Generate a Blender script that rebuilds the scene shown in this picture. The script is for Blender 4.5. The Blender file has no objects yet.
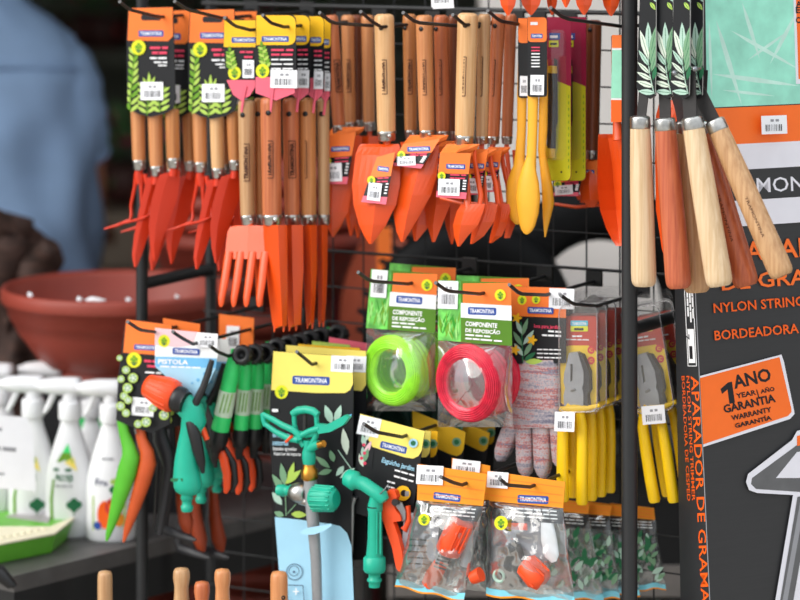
import bpy, bmesh, math, random
from mathutils import Vector, Matrix, noise
from mathutils.geometry import tessellate_polygon
random.seed(7)
S = bpy.context.scene
COL = S.collection
R = math.radians
# ---------------------------------------------------------------- camera, sky, lights, exposure
F, HZ, CZ = 2900.0, -120.0, 1.58          # focal length in pixels, horizon row, eye height (m)
cd = bpy.data.cameras.new('camera'); cam = bpy.data.objects.new('camera', cd); COL.objects.link(cam)
cam.location = (0, 0, CZ); cam.rotation_euler = (R(90), 0, 0)
cd.sensor_width = 36; cd.lens = F/800*36; cd.shift_y = -420/800; cd.clip_end = 60
cd.dof.use_dof = True; cd.dof.focus_distance = 3.86; cd.dof.aperture_fstop = 3.0
S.camera = cam
S.view_settings.view_transform = 'Standard'; S.view_settings.look = 'None'
S.view_settings.exposure = 0.42; S.view_settings.gamma = 1; S.view_settings.use_curve_mapping = False
w = bpy.data.worlds.new('overcast_sky'); S.world = w; w.use_nodes = True
wb = w.node_tree.nodes['Background']; wb.inputs[0].default_value = (0.90, 0.95, 1.0, 1)
# overcast sky: brightest overhead, a third as bright at the horizon
_n = w.node_tree.nodes; _l = w.node_tree.links.new
_tc = _n.new('ShaderNodeTexCoord'); _sp = _n.new('ShaderNodeSeparateXYZ'); _mr = _n.new('ShaderNodeMapRange')
_mr.inputs['From Min'].default_value = 0; _mr.inputs['From Max'].default_value = 1; _mr.inputs['To Min'].default_value = .52; _mr.inputs['To Max'].default_value = 1.45
_l(_tc.outputs['Generated'], _sp.inputs[0]); _l(_sp.outputs['Z'], _mr.inputs['Value']); _l(_mr.outputs[0], wb.inputs[1])
sd = bpy.data.lights.new('hazy_sun', 'SUN'); sd.energy = 2.0; sd.angle = R(50); sd.color = (1, .96, .9)
so = bpy.data.objects.new('hazy_sun', sd); COL.objects.link(so)
so.rotation_euler = Vector((.80, .34, -.52)).to_track_quat('-Z', 'Y').to_euler()

# ---------------------------------------------------------------- geometry of the view: pixel + plane -> real point
UX = Vector((.876, -.482, 0)); N = Vector((.482, .876, 0)); Z = Vector((0, 0, 1)); CAM = Vector((0, 0, CZ))
P0 = Vector(((629-400)*3.9/F, 3.9, 0))     # the rack's front right post
def ray(px, py): return Vector(((px-400)/F, 1, -(py-HZ)/F))
def at(px, py, Y): return CAM + ray(px, py)*Y
class Plane:
    def __init__(s, d=0, tilt=0, yaw=0, anchor=None, n=None, p=None):
        base = P0 + N*d
        s.n = Vector(n) if n else -N.copy()
        if yaw: s.n = Matrix.Rotation(R(yaw), 3, 'Z') @ s.n
        s.p0 = Vector(p) if p else base
        if anchor and not p:
            t = Plane(d).p(*anchor); s.p0 = t
        if tilt: s.n = (s.n*math.cos(R(tilt)) + Z*math.sin(R(tilt))).normalized()
    def p(s, px, py, off=0):
        D = ray(px, py); t = ((s.p0 + s.n*off - CAM).dot(s.n))/D.dot(s.n)
        return CAM + D*t
    def Y(s, px, py): return s.p(px, py).y
    def k(s, px, py): return s.p(px, py).y/F     # metres per pixel
PL = Plane
# ---------------------------------------------------------------- materials
MATS = {}
def lin(c):
    return tuple(((v/255)/12.92 if v/255 <= .04045 else ((v/255+.055)/1.055)**2.4) for v in c) + (1,)
def newmat(name):
    m = bpy.data.materials.new(name); m.use_nodes = True; MATS[name] = m
    return m, m.node_tree, m.node_tree.nodes['Principled BSDF']
def mat(name, c, rough=.45, metal=0, var=.10, scale=40, spec=.5, bump=0, coat=0, stretch=None, sss=0):
    if name in MATS: return MATS[name]
    m, nt, b = newmat(name)
    b.inputs['Roughness'].default_value = rough; b.inputs['Metallic'].default_value = metal
    b.inputs['Specular IOR Level'].default_value = spec; b.inputs['Coat Weight'].default_value = coat
    tc = nt.nodes.new('ShaderNodeTexCoord'); mp = nt.nodes.new('ShaderNodeMapping')
    mp.inputs['Scale'].default_value = stretch or (1, 1, 1)
    nz = nt.nodes.new('ShaderNodeTexNoise'); nz.inputs['Scale'].default_value = scale; nz.inputs['Detail'].default_value = 4
    cr = nt.nodes.new('ShaderNodeValToRGB')
    L = lin(c)
    cr.color_ramp.elements[0].position = .3; cr.color_ramp.elements[1].position = .7
    cr.color_ramp.elements[0].color = tuple(v*(1-var) for v in L[:3]) + (1,)
    cr.color_ramp.elements[1].color = tuple(min(1, v*(1+var)) for v in L[:3]) + (1,)
    nt.links.new(tc.outputs['Object'], mp.inputs[0]); nt.links.new(mp.outputs[0], nz.inputs['Vector'])
    nt.links.new(nz.outputs['Fac'], cr.inputs[0]); nt.links.new(cr.outputs[0], b.inputs['Base Color'])
    if bump:
        bp = nt.nodes.new('ShaderNodeBump'); bp.inputs['Strength'].default_value = bump; bp.inputs['Distance'].default_value = .002
        nt.links.new(nz.outputs['Fac'], bp.inputs['Height']); nt.links.new(bp.outputs[0], b.inputs['Normal'])
    return m
def wood(name, c, c2, rough=.36):
    m = mat(name, c, rough, var=0, scale=1, stretch=(260, 260, 9), bump=.15)
    cr = [n for n in m.node_tree.nodes if n.type == 'VALTORGB'][0]
    cr.color_ramp.elements[0].color = lin(c2); cr.color_ramp.elements[1].color = lin(c)
    return m
def clear(name, tint=(1, 1, 1), gloss=.16, haze=.06, rough=.12, hazec=(.9, .92, .95)):
    m, nt, b = newmat(name); nt.nodes.remove(b)
    out = nt.nodes['Material Output']
    tr = nt.nodes.new('ShaderNodeBsdfTransparent'); tr.inputs[0].default_value = tint + (1,)
    gl = nt.nodes.new('ShaderNodeBsdfGlossy'); gl.inputs['Roughness'].default_value = rough
    df = nt.nodes.new('ShaderNodeBsdfDiffuse'); df.inputs[0].default_value = hazec + (1,)
    lw = nt.nodes.new('ShaderNodeLayerWeight'); lw.inputs[0].default_value = .35
    ma = nt.nodes.new('ShaderNodeMath'); ma.operation = 'MULTIPLY_ADD'; ma.inputs[1].default_value = .5; ma.inputs[2].default_value = gloss*.5
    m1 = nt.nodes.new('ShaderNodeMixShader'); m2 = nt.nodes.new('ShaderNodeMixShader')
    m2.inputs[0].default_value = haze
    nt.links.new(lw.outputs['Fresnel'], ma.inputs[0]); nt.links.new(ma.outputs[0], m1.inputs[0])
    nt.links.new(tr.outputs[0], m1.inputs[1]); nt.links.new(gl.outputs[0], m1.inputs[2])
    nt.links.new(m1.outputs[0], m2.inputs[1]); nt.links.new(df.outputs[0], m2.inputs[2])
    nt.links.new(m2.outputs[0], out.inputs[0])
    return m
def coat_rough(n, r, w_):
    b = MATS[n].node_tree.nodes['Principled BSDF']; b.inputs['Coat Roughness'].default_value = r; b.inputs['Coat Weight'].default_value = w_
PRINT = dict(rough=.5, var=.03, spec=.3)
mat('orange_paint', (228, 77, 6), .40, var=.05, scale=8, coat=.15)
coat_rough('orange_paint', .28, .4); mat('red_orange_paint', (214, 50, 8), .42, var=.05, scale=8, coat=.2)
mat('orange_card', (248, 124, 52), **PRINT); mat('black_card', (27, 28, 31), **PRINT)
mat('yellow_card', (252, 192, 36), **PRINT); mat('pale_yellow_card', (247, 225, 110), **PRINT)
mat('amber_card', (240, 150, 40), **PRINT)
mat('pink_card', (236, 104, 124), **PRINT); mat('white_card', (240, 240, 240), **PRINT)
mat('pale_pink_card', (238, 196, 202), **PRINT)
mat('sky_card', (110, 182, 226), **PRINT); mat('pale_blue_card', (164, 212, 236), **PRINT)
mat('green_card', (84, 130, 34), **PRINT); mat('grass_card', (106, 196, 84), rough=.5, var=.5, scale=70)
mat('grass_blade', (50, 150, 40), **PRINT); mat('grass_blade_light', (160, 224, 130), **PRINT)
mat('leaf_green', (110, 160, 40), **PRINT); mat('leaf_lime', (176, 205, 92), **PRINT); mat('leaf_dark', (40, 110, 72), **PRINT)
mat('leaf_pale', (176, 206, 190), **PRINT); mat('leaf_sage', (120, 160, 125), **PRINT); mat('leaf_white', (212, 222, 206), **PRINT)
mat('lime_print', (226, 226, 40), **PRINT); mat('blue_print', (44, 78, 158), **PRINT); mat('navy_print', (34, 44, 90), **PRINT)
mat('white_print', (244, 244, 246), **PRINT); mat('grey_print', (150, 150, 155), **PRINT); mat('pink_print', (230, 70, 100), **PRINT)
mat('ink', (30, 30, 34), **PRINT); mat('stamp_ink', (70, 36, 22), **PRINT); mat('cyan_print', (90, 190, 220), **PRINT)
mat('red_print', (214, 60, 60), **PRINT); mat('orange_print', (250, 100, 24), **PRINT); mat('red_card', (196, 66, 48), **PRINT)
mat('maroon_card', (160, 28, 66), **PRINT); mat('lemon_card', (214, 208, 36), **PRINT); mat('blister_yellow', (246, 206, 50), **PRINT)
wood('wood_tan', (216, 150, 98), (192, 122, 74)); wood('wood_amber', (206, 140, 84), (176, 108, 58)); wood('wood_red', (190, 100, 60), (156, 72, 42))
wood('wood_pale', (232, 188, 138), (212, 160, 106)); wood('wood_cream', (230, 204, 168), (206, 172, 130)); wood('wood_brown', (140, 76, 44), (104, 52, 30))
wood('wood_rose', (204, 122, 78), (176, 92, 54)); wood('wood_mahogany', (204, 112, 74), (172, 80, 52)); wood('wood_light_brown', (206, 164, 120), (176, 130, 88))
mat('ferrule_steel', (190, 188, 184), .3, 1, var=.15, scale=200); mat('steel', (150, 152, 156), .35, 1, var=.12)
mat('dark_steel', (64, 62, 62), .5, .6, var=.15); mat('brass', (196, 140, 60), .35, 1)
mat('tool_grey', (160, 161, 164), .45, .35, var=.12)
mat('black_plastic', (22, 22, 24), .4, var=.1); mat('black_coat', (28, 28, 30), .45, var=.08)
mat('rack_black', (32, 33, 35), .5, var=.08, scale=120)
mat('yellow_scoop_plastic', (250, 178, 46), .4, var=.04); mat('plier_yellow', (255, 206, 16), .38, var=.04)
mat('teal_plastic', (22, 172, 142), .4, var=.06); mat('wand_green', (58, 222, 118), .35, var=.06)
mat('orange_grip', (240, 78, 26), .42, var=.06); mat('shear_green', (84, 178, 38), .45, var=.06); mat('shear_orange', (196, 78, 24), .45, var=.08); mat('rust_dark', (156, 58, 20), .5); mat('shear_dark', (40, 40, 44), .45)
mat('lime_coil', (168, 252, 56), .3, var=.12, scale=90, coat=.3); mat('red_coil', (216, 24, 60), .25, var=.2, scale=90, coat=.4)
mat('terracotta', (150, 62, 48), .5, var=.08, scale=12); mat('dark_terracotta', (120, 48, 34), .6, var=.15)
mat('bottle_white', (238, 238, 240), .35, var=.02); mat('tray_green', (110, 190, 60), .4, var=.06); mat('tray_cream', (236, 226, 196), .5, var=.05)
mat('table_black', (84, 81, 80), .42, var=.15, scale=30)
mat('paper', (244, 244, 248), .7, var=.02)
clear('clear_film', gloss=.14, haze=.05, rough=.10); clear('clear_shell', gloss=.05, haze=.012, rough=.06, hazec=(.9, .86, .9))
clear('clear_bag', tint=(.90, .93, .93), gloss=.22, haze=.03, rough=.16); clear('shell_edge', gloss=.2, haze=.14, rough=.1, hazec=(.85, .8, .85))
M = MATS
# ---------------------------------------------------------------- mesh builder
TXT = {}
def textmesh(s, bold=0.0):
    k = (s, bold)
    if k not in TXT:
        c = bpy.data.curves.new('t', 'FONT'); c.body = s; c.size = 1; c.resolution_u = 2; c.offset = bold
        o = bpy.data.objects.new('t', c)
        COL.objects.link(o); dg = bpy.context.evaluated_depsgraph_get()
        me = bpy.data.meshes.new_from_object(o.evaluated_get(dg))
        vs = [(v.co.x, v.co.y) for v in me.vertices]; fs = [tuple(p.vertices) for p in me.polygons]
        bpy.data.objects.remove(o); bpy.data.curves.remove(c); bpy.data.meshes.remove(me)
        x0 = min(v[0] for v in vs); x1 = max(v[0] for v in vs); y1 = max(max(v[1] for v in vs), .6)
        vs = [((a-x0)/(x1-x0), b/y1) for a, b in vs]
        TXT[k] = (vs, fs)
    return TXT[k]
def rot(pts, a, c):
    ca, sa = math.cos(R(a)), math.sin(R(a))
    return [(c[0]+(x-c[0])*ca-(y-c[1])*sa, c[1]+(x-c[0])*sa+(y-c[1])*ca) for x, y in pts]
def rect(x0, y0, x1, y1): return [(x0, y0), (x1, y0), (x1, y1), (x0, y1)]
def rrect(x0, y0, x1, y1, r, n=3, which='abcd'):
    out = []
    for nm, cx, cy, a0 in (('a', x0+r, y0+r, 180), ('b', x1-r, y0+r, 270), ('c', x1-r, y1-r, 0), ('d', x0+r, y1-r, 90)):
        if nm in which:
            for i in range(n+1):
                a = R(a0+90*i/n); out.append((cx+r*math.cos(a), cy+r*math.sin(a)))
        else:
            out.append({'a': (x0, y0), 'b': (x1, y0), 'c': (x1, y1), 'd': (x0, y1)}[nm])
    return out
def disc(cx, cy, rx, ry=None, n=16):
    ry = ry or rx
    return [(cx+rx*math.cos(2*math.pi*i/n), cy+ry*math.sin(2*math.pi*i/n)) for i in range(n)]
def lerp(a, b, t): return tuple(x+(y-x)*t for x, y in zip(a, b))
class MB:
    def __init__(s): s.v = []; s.f = []; s.m = []; s.sm = []; s.ms = []; s.off = .0003
    def mi(s, m):
        if m not in s.ms: s.ms.append(m)
        return s.ms.index(m)
    def add(s, vs, fs, m, smooth=False):
        b = len(s.v); s.v += [Vector(v) for v in vs]; k = s.mi(m)
        for f in fs: s.f.append([b+i for i in f]); s.m.append(k); s.sm.append(smooth)
    # solid sheet cut to an outline, optional holes
    def prism(s, pl, poly, th, m, holes=(), off=0, back=None):
        loops = [poly] + list(holes)
        flat = [p for l in loops for p in l]
        tris = tessellate_polygon([[Vector((x, -y, 0)) for x, y in l] for l in loops])
        fr = [pl.p(x, y, off) for x, y in flat]; bk = [q - pl.n*th for q in fr]
        n = len(flat); fs = []
        for a, b, c in tris:
            nn = (fr[b]-fr[a]).cross(fr[c]-fr[a])
            if nn.dot(pl.n) < 0: a, c = c, a
            fs.append((a, b, c)); fs.append((n+c, n+b, n+a))
        o = 0
        for l in loops:
            k = len(l)
            for i in range(k):
                j = (i+1) % k; fs.append((o+i, o+j, n+o+j, n+o+i))
            o += k
        s.add(fr+bk, fs, m)
        return s
    def flat(s, pl, poly, m, off=None):
        if off is None: s.off += .00012; off = s.off
        tris = tessellate_polygon([[Vector((x, -y, 0)) for x, y in poly]])
        fr = [pl.p(x, y, off) for x, y in poly]; fs = []
        for a, b, c in tris:
            if (fr[b]-fr[a]).cross(fr[c]-fr[a]).dot(pl.n) < 0: a, c = c, a
            fs.append((a, b, c))
        s.add(fr, fs, m); return s
    def text(s, pl, t, p0, p1, h, m, bold=.0, fn=None, off=None):
        if off is None: s.off += .00012; off = s.off
        vs, fs = textmesh(t, bold)
        dx, dy = p1[0]-p0[0], p1[1]-p0[1]; L = math.hypot(dx, dy); ux, uy = -(-dy)/L, -dx/L   # up vector in pixels
        ux, uy = dy/L, -dx/L
        out = []
        for a, b in vs:
            x = p0[0]+dx*a+ux*h*b; y = p0[1]+dy*a+uy*h*b
            out.append(fn(x, y) if fn else pl.p(x, y, off))
        s.add(out, fs, m); return s
    def greek(s, pl, p0, p1, h, m, words=4):
        s.off += .00012; rnd = random.Random(int(p0[0]*7+p0[1]*13)); t = 0
        cuts = [rnd.uniform(.6, 1.4) for _ in range(words)]; tot = sum(cuts)
        dx, dy = p1[0]-p0[0], p1[1]-p0[1]; L = math.hypot(dx, dy); ux, uy = dy/L*h, -dx/L*h
        for c in cuts:
            a, b = t, t+c/tot*.86; t += c/tot
            A = (p0[0]+dx*a, p0[1]+dy*a); B = (p0[0]+dx*b, p0[1]+dy*b)
            s.flat(pl, [A, B, (B[0]+ux, B[1]+uy), (A[0]+ux, A[1]+uy)], m, s.off)
        return s
    def leaf(s, pl, a, b, wd, m):
        s.off += .000012
        dx, dy = b[0]-a[0], b[1]-a[1]; L = math.hypot(dx, dy) or 1; nx, ny = -dy/L*wd/2, dx/L*wd/2
        q = [(a[0]+dx*t+nx*k, a[1]+dy*t+ny*k) for t, k in ((0, 0), (.25, .8), (.5, 1), (.78, .6), (1, 0), (.78, -.6), (.5, -1), (.25, -.8))]
        s.flat(pl, q, m, s.off); return s
    def line(s, pl, a, b, wd, m):
        s.off += .00006
        dx, dy = b[0]-a[0], b[1]-a[1]; L = math.hypot(dx, dy) or 1; nx, ny = -dy/L*wd/2, dx/L*wd/2
        s.flat(pl, [(a[0]+nx, a[1]+ny), (b[0]+nx, b[1]+ny), (b[0]-nx, b[1]-ny), (a[0]-nx, a[1]-ny)], m, s.off); return s
    def frond(s, pl, a, b, n, ln, wd, m1, m2, spread=50, bend=0):
        s.line(pl, a, b, .9, m1)
        ang = math.degrees(math.atan2(b[1]-a[1], b[0]-a[0]))
        for i in range(n):
            t = (i+.3)/n; q = lerp(a, b, t); l = ln*(1-.35*t)
            for sg in (-1, 1):
                an = R(ang+sg*spread); s.leaf(pl, q, (q[0]+l*math.cos(an), q[1]+l*math.sin(an)), wd, m1 if (i+(sg > 0)) % 2 else m2)
        s.leaf(pl, b, lerp(a, b, 1+ln/max(1, math.hypot(b[0]-a[0], b[1]-a[1]))*.8), wd, m2); return s
    def brand(s, pl, cx, cy, wd, h, ang=0, m='blue_print', t='TRAMONTINA'):
        s.flat(pl, rot(rrect(cx-wd/2, cy-h/2, cx+wd/2, cy+h/2, h*.2, 2), ang, (cx, cy)), M[m])
        a, b = rot([(cx-wd*.43, cy+h*.26), (cx+wd*.43, cy+h*.26)], ang, (cx, cy))
        s.text(pl, t, a, b, h*.55, M['white_print'], .02); return s
    def emblem(s, pl, cx, cy, r):
        s.flat(pl, disc(cx, cy, r, r*1.05), M['lime_print'])
        s.line(pl, (cx, cy+r*.75), (cx, cy-r*.1), r*.2, M['leaf_dark'])
        for dx, dy in ((-.3, -.1), (.3, -.1), (0, -.42), (-.05, .1)): s.flat(pl, disc(cx+dx*r, cy+dy*r, r*.23, None, 8), M['leaf_green'])
        for sg in (-1, 1): s.line(pl, (cx, cy+r*.7), (cx+sg*r*.4, cy+r*.25), r*.16, M['leaf_dark'])
        return s
    def sticker(s, pl, x0, y0, x1, y1, ang=0, lift=.0012, seed=1, bars=True):
        c = ((x0+x1)/2, (y0+y1)/2)
        s.prism(pl, rot(rect(x0, y0, x1, y1), ang, c), .0003, M['paper'], off=lift)
        rnd = random.Random(seed+int(x0)); wd = x1-x0; h = y1-y0; x = x0+wd*.16
        if bars:
            while x < x1-wd*.16:
                b = rnd.choice((.45, .6, .9))*wd/24
                s.flat(pl, rot(rect(x, y0+h*.48, x+b, y1-h*.16), ang, c), M['grey_print'] if rnd.random() < .35 else M['ink'], lift+.0003)
                x += b+rnd.choice((.5, .8, 1.1))*wd/24
            for q in (.36, .56): s.flat(pl, rot(rect(x0+wd*q, y0+h*.2, x0+wd*(q+.13), y0+h*.33), ang, c), M['grey_print'], lift+.0003)
        return s
    # round bar along real points
    def tube(s, pts, rad, m, seg=10, cap=True, sq=1.0, smooth=True, ref=None):
        pts = [Vector(p) for p in pts]; n = len(pts)
        if not hasattr(rad, '__len__'): rad = [rad]*n
        T = [(pts[min(i+1, n-1)]-pts[max(i-1, 0)]).normalized() for i in range(n)]
        ref = Vector(ref) if ref is not None else (UX if abs(T[0].dot(UX)) < .8 else Z)
        a = (ref - T[0]*ref.dot(T[0])).normalized(); vs = []
        for i in range(n):
            a = (a - T[i]*a.dot(T[i])).normalized(); b = T[i].cross(a)
            for j in range(seg):
                th = 2*math.pi*j/seg; vs.append(pts[i]+a*(rad[i]*math.cos(th))+b*(rad[i]*sq*math.sin(th)))
        fs = [(i*seg+j, i*seg+(j+1) % seg, (i+1)*seg+(j+1) % seg, (i+1)*seg+j) for i in range(n-1) for j in range(seg)]
        s.add(vs, fs, m, smooth)
        if cap: s.add([vs[j] for j in range(seg)], [tuple(range(seg))[::-1]], m); s.add(vs[-seg:], [tuple(range(seg))], m)
        return s
    # round bar given by pixels on a plane: (x, y, width[, push towards the viewer])
    def bar(s, pl, q, m, seg=12, sq=1.0, off=0, cap=True):
        pts = []; rr = []
        for e in q:
            o = off + (e[3] if len(e) > 3 else 0)
            pts.append(pl.p(e[0], e[1], o)); rr.append(e[2]/2*pts[-1].y/F)
        return s.tube(pts, rr, m, seg, cap, sq)
    # folded sheet blade: rows (y, xleft, xcrease, xright, bulge) on a plane
    def blade(s, pl, rows, m, th=.0014, sub=3, off=0, skew=0, mright=None):
        for side in (0, 1):
            vs = []; nc = sub+1
            for layer in (0, 1):
                for r in rows:
                    y, xl, xc, xr, bl = r
                    for i in range(nc):
                        t = i/sub
                        x = xl+(xc-xl)*t if side == 0 else xc+(xr-xc)*t
                        k = t if side == 0 else 1-t
                        yy = y + skew*(x-xc)
                        vs.append(pl.p(x, yy, off+bl*(k**.92)-layer*th))
            nr = len(rows); fs = []
            for r in range(nr-1):
                for i in range(nc-1):
                    a = r*nc+i; q = (a, a+1, a+nc+1, a+nc); fs.append(q[::-1]); b = nr*nc
                    fs.append(tuple(b+x for x in q))
            b = nr*nc
            for r in range(nr-1):
                for c in (0, nc-1):
                    a = r*nc+c; fs.append((a, a+nc, b+a+nc, b+a))
            for r in (0, nr-1):
                for i in range(nc-1):
                    a = r*nc+i; fs.append((a, a+1, b+a+1, b+a))
            s.add(vs, fs, mright if side and mright else m, False)
        return s
    def box(s, c, x, y, z, m):   # centre, three half-axis vectors
        c, x, y, z = map(Vector, (c, x, y, z))
        vs = [c+x*a+y*b+z*d for d in (-1, 1) for b in (-1, 1) for a in (-1, 1)]
        s.add(vs, [(0, 2, 3, 1), (4, 5, 7, 6), (0, 1, 5, 4), (2, 6, 7, 3), (0, 4, 6, 2), (1, 3, 7, 5)], m); return s
    def lathe(s, c, prof, m, seg=32, axis=Z, sx=1, sy=1, xdir=None):
        axis = Vector(axis).normalized(); a = Vector(xdir) if xdir else (Vector((1, 0, 0)) if abs(axis.x) < .9 else Vector((0, 1, 0)))
        a = (a-axis*a.dot(axis)).normalized(); b = axis.cross(a); c = Vector(c); vs = []
        for r, h in prof:
            for j in range(seg):
                t = 2*math.pi*j/seg; vs.append(c+axis*h+a*(r*sx*math.cos(t))+b*(r*sy*math.sin(t)))
        n = len(prof)
        s.add(vs, [(i*seg+j, i*seg+(j+1) % seg, (i+1)*seg+(j+1) % seg, (i+1)*seg+j) for i in range(n-1) for j in range(seg)], m, True)
        if prof[0][0] > 1e-4: s.add(vs[:seg], [tuple(range(seg))[::-1]], m)
        if prof[-1][0] > 1e-4: s.add(vs[-seg:], [tuple(range(seg))], m)
        return s
    def torus(s, c, axis, R1, r2, m, seg=40, ms=12, flat=1.0, xdir=None, sy=1):
        axis = Vector(axis).normalized(); a = Vector(xdir) if xdir else Z
        a = (a-axis*a.dot(axis)).normalized(); b = axis.cross(a); vs = []
        for i in range(seg):
            t = 2*math.pi*i/seg; d = a*math.cos(t)*sy+b*math.sin(t)
            for j in range(ms):
                u = 2*math.pi*j/ms; vs.append(Vector(c)+d*(R1+r2*math.cos(u))+axis*(r2*flat*math.sin(u)))
        s.add(vs, [(i*ms+j, ((i+1) % seg)*ms+j, ((i+1) % seg)*ms+(j+1) % ms, i*ms+(j+1) % ms) for i in range(seg) for j in range(ms)], m, True)
        return s
ORG = {}
def mesh_obj(name, mb, loc):
    me = bpy.data.meshes.new(name)
    me.from_pydata([tuple(v-loc) for v in mb.v], [], mb.f)
    for m in mb.ms: me.materials.append(m)
    me.polygons.foreach_set('material_index', mb.m); me.polygons.foreach_set('use_smooth', mb.sm)
    me.update()
    o = bpy.data.objects.new(name, me); COL.objects.link(o); return o
def tag(o, label=None, cat=None, group=None, kind=None):
    for k, v in (('label', label), ('category', cat), ('group', group), ('kind', kind)):
        if v: o[k] = v
    return o
def thing(name, label, cat, loc, group=None):
    o = bpy.data.objects.new(name, None); COL.objects.link(o); o.empty_display_size = .02
    o.location = loc; ORG[o.name] = Vector(loc); return tag(o, label, cat, group)
def part(parent, name, mb, label=None, kind=None):
    L = ORG[parent.name]; o = mesh_obj(name, mb, L); o.parent = parent; ORG[o.name] = L
    return tag(o, label, None, None, kind)
def single(name, label, cat, mb, loc=None, group=None):
    if loc is None:
        n = len(mb.v); loc = sum(mb.v, Vector())/n; loc.z = min(v.z for v in mb.v)
    o = mesh_obj(name, mb, Vector(loc)); o.location = loc; ORG[o.name] = Vector(loc); return tag(o, label, cat, group)
def struct(name, mb, loc=(0, 0, 0)):
    o = mesh_obj(name, mb, Vector(loc)); o.location = loc; ORG[o.name] = Vector(loc); o['kind'] = 'structure'; return o
def dup(o, delta, label, group=None, skip=(), swap=None):
    def cp(a, par):
        c = a.copy(); COL.objects.link(c)
        if par: c.parent = par
        for ch in [x for x in bpy.data.objects if x.parent == a]:
            if not ch.name.startswith(tuple(skip) or ('~',)): cp(ch, c)
        return c
    c = cp(o, None); c.location = Vector(o.location)+Vector(delta); c['label'] = label
    ORG[c.name] = Vector(c.location)
    if group: c['group'] = group
    return c
# ================================================================ the setting
mat('pavement', (176, 170, 160), .8, var=.12, scale=6, bump=.3); mat('shop_wall', (104, 106, 92), .8, var=.3, scale=3)
mat('ceiling_paint', (70, 64, 58), .8); mat('white_wall', (244, 238, 232), .6, var=.03, scale=5)
m = MB(); m.box((0, 3, -.05), (7, 0, 0), (0, 8, 0), (0, 0, .05), M['pavement']); struct('floor', m)
m = MB(); m.box((0, 7.6, .002), (4, 0, 0), (0, 3.0, 0), (0, 0, .002), mat('shop_floor', (66, 58, 52), .7, var=.2, scale=8)); struct('floor', m)
m = MB(); m.box((0, 7.5, 2.65), (6, 0, 0), (0, 3.1, 0), (0, 0, .05), M['ceiling_paint']); struct('ceiling', m)
m = MB(); m.box((0, 10.6, 1.4), (6, 0, 0), (0, .06, 0), (0, 0, 1.4), M['shop_wall']); struct('wall_back', m)
m = MB(); m.box((-4, 7.6, 1.4), (.06, 0, 0), (0, 3, 0), (0, 0, 1.4), M['shop_wall']); struct('wall_left', m)
m = MB(); m.box((3.4, 7.6, 1.4), (.06, 0, 0), (0, 3, 0), (0, 0, 1.4), M['shop_wall']); struct('wall_right', m)
def xw(px, Y): return (px-400)*Y/F
def zw(py, Y): return CZ-(py-HZ)*Y/F
# white-painted pillar behind the rack
m = MB(); a, b = xw(482, 5.42), xw(900, 5.42)
m.box(((a+b)/2, 5.57, 1.35), ((b-a)/2, 0, 0), (0, .15, 0), (0, 0, 1.35), M['white_wall']); struct('wall_middle', m)
# dark cabinet with a pale plinth under the rack's right half
mat('cabinet_black', (20, 20, 22), .6); mat('plinth_grey', (128, 122, 118), .7)
t = thing('low_cabinet', 'low black cabinet on a pale grey plinth behind the rack', 'cabinet', (.43, 5.0, 0))
m = MB(); zc = zw(545, 4.8)
m.box((.43, 5.0, (zc+.64)/2), (.45, 0, 0), (0, .34, 0), (0, 0, (.64-zc)/2), M['cabinet_black']); part(t, 'body', m)
m = MB(); m.box((.43, 5.0, .652), (.46, 0, 0), (0, .36, 0), (0, 0, .012), M['cabinet_black']); part(t, 'cabinet_top', m)
z1 = zw(577, 4.8)
for lo, hi in ((z1+.004, zc), (.0, z1-.004)):
    m = MB(); m.box((.43, 5.0, (lo+hi)/2), (.45, 0, 0), (0, .35, 0), (0, 0, (hi-lo)/2), M['plinth_grey']); part(t, 'plinth_board', m, 'pale grey plinth board')
# ---- table with the bottles
C0 = Vector((xw(14, 4.208), 4.208, 0)); e1 = Vector((.64, .768, 0)); e2 = Vector((-.768, .64, 0)); ZT = .57
t = thing('display_table', 'black plastic table carrying white spray bottles and the terracotta bowl', 'table', C0+e1*.42+e2*.4)
c = C0+e1*.425+e2*.4
m = MB(); m.box(c+Z*(ZT-.012), e1*.425, e2*.4, Z*.012, M['table_black']); part(t, 'tabletop', m)
m = MB()
for cc, ax, l in ((c-e2*.394, e1, .425), (c+e2*.394, e1, .425)): m.box(cc+Z*(ZT-.054), ax*l, e2*.006, Z*.03, mat('apron_black', (24, 24, 25), .5))
for cc, ax, l in ((c-e1*.419, e2, .388), (c+e1*.419, e2, .388)): m.box(cc+Z*(ZT-.054), ax*l, e1*.006, Z*.03, mat('apron_black', (24, 24, 25), .5))
part(t, 'apron', m)
for a in (-1, 1):
    for b in (-1, 1):
        m = MB(); q = c+e1*(.39*a)+e2*(.365*b); m.tube([q, q+Z*(ZT-.03)], .02, M['table_black'], 8); part(t, 'leg', m)
m = MB(); q = at(4, 577, 4.19)
m.tube([q+Vector((-.03, 0, .012)), q+Vector((-.006, 0, .006)), q+Vector((.012, 0, -.012))], [.009, .012, .008], M['black_plastic'], 8)
m.tube([q+Vector((.0, 0, .003)), q+Vector((.016, 0, -.014))], [.007, .005], M['black_plastic'], 8); part(t, 'corner_clip', m, 'black plastic clip on the table corner')

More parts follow.
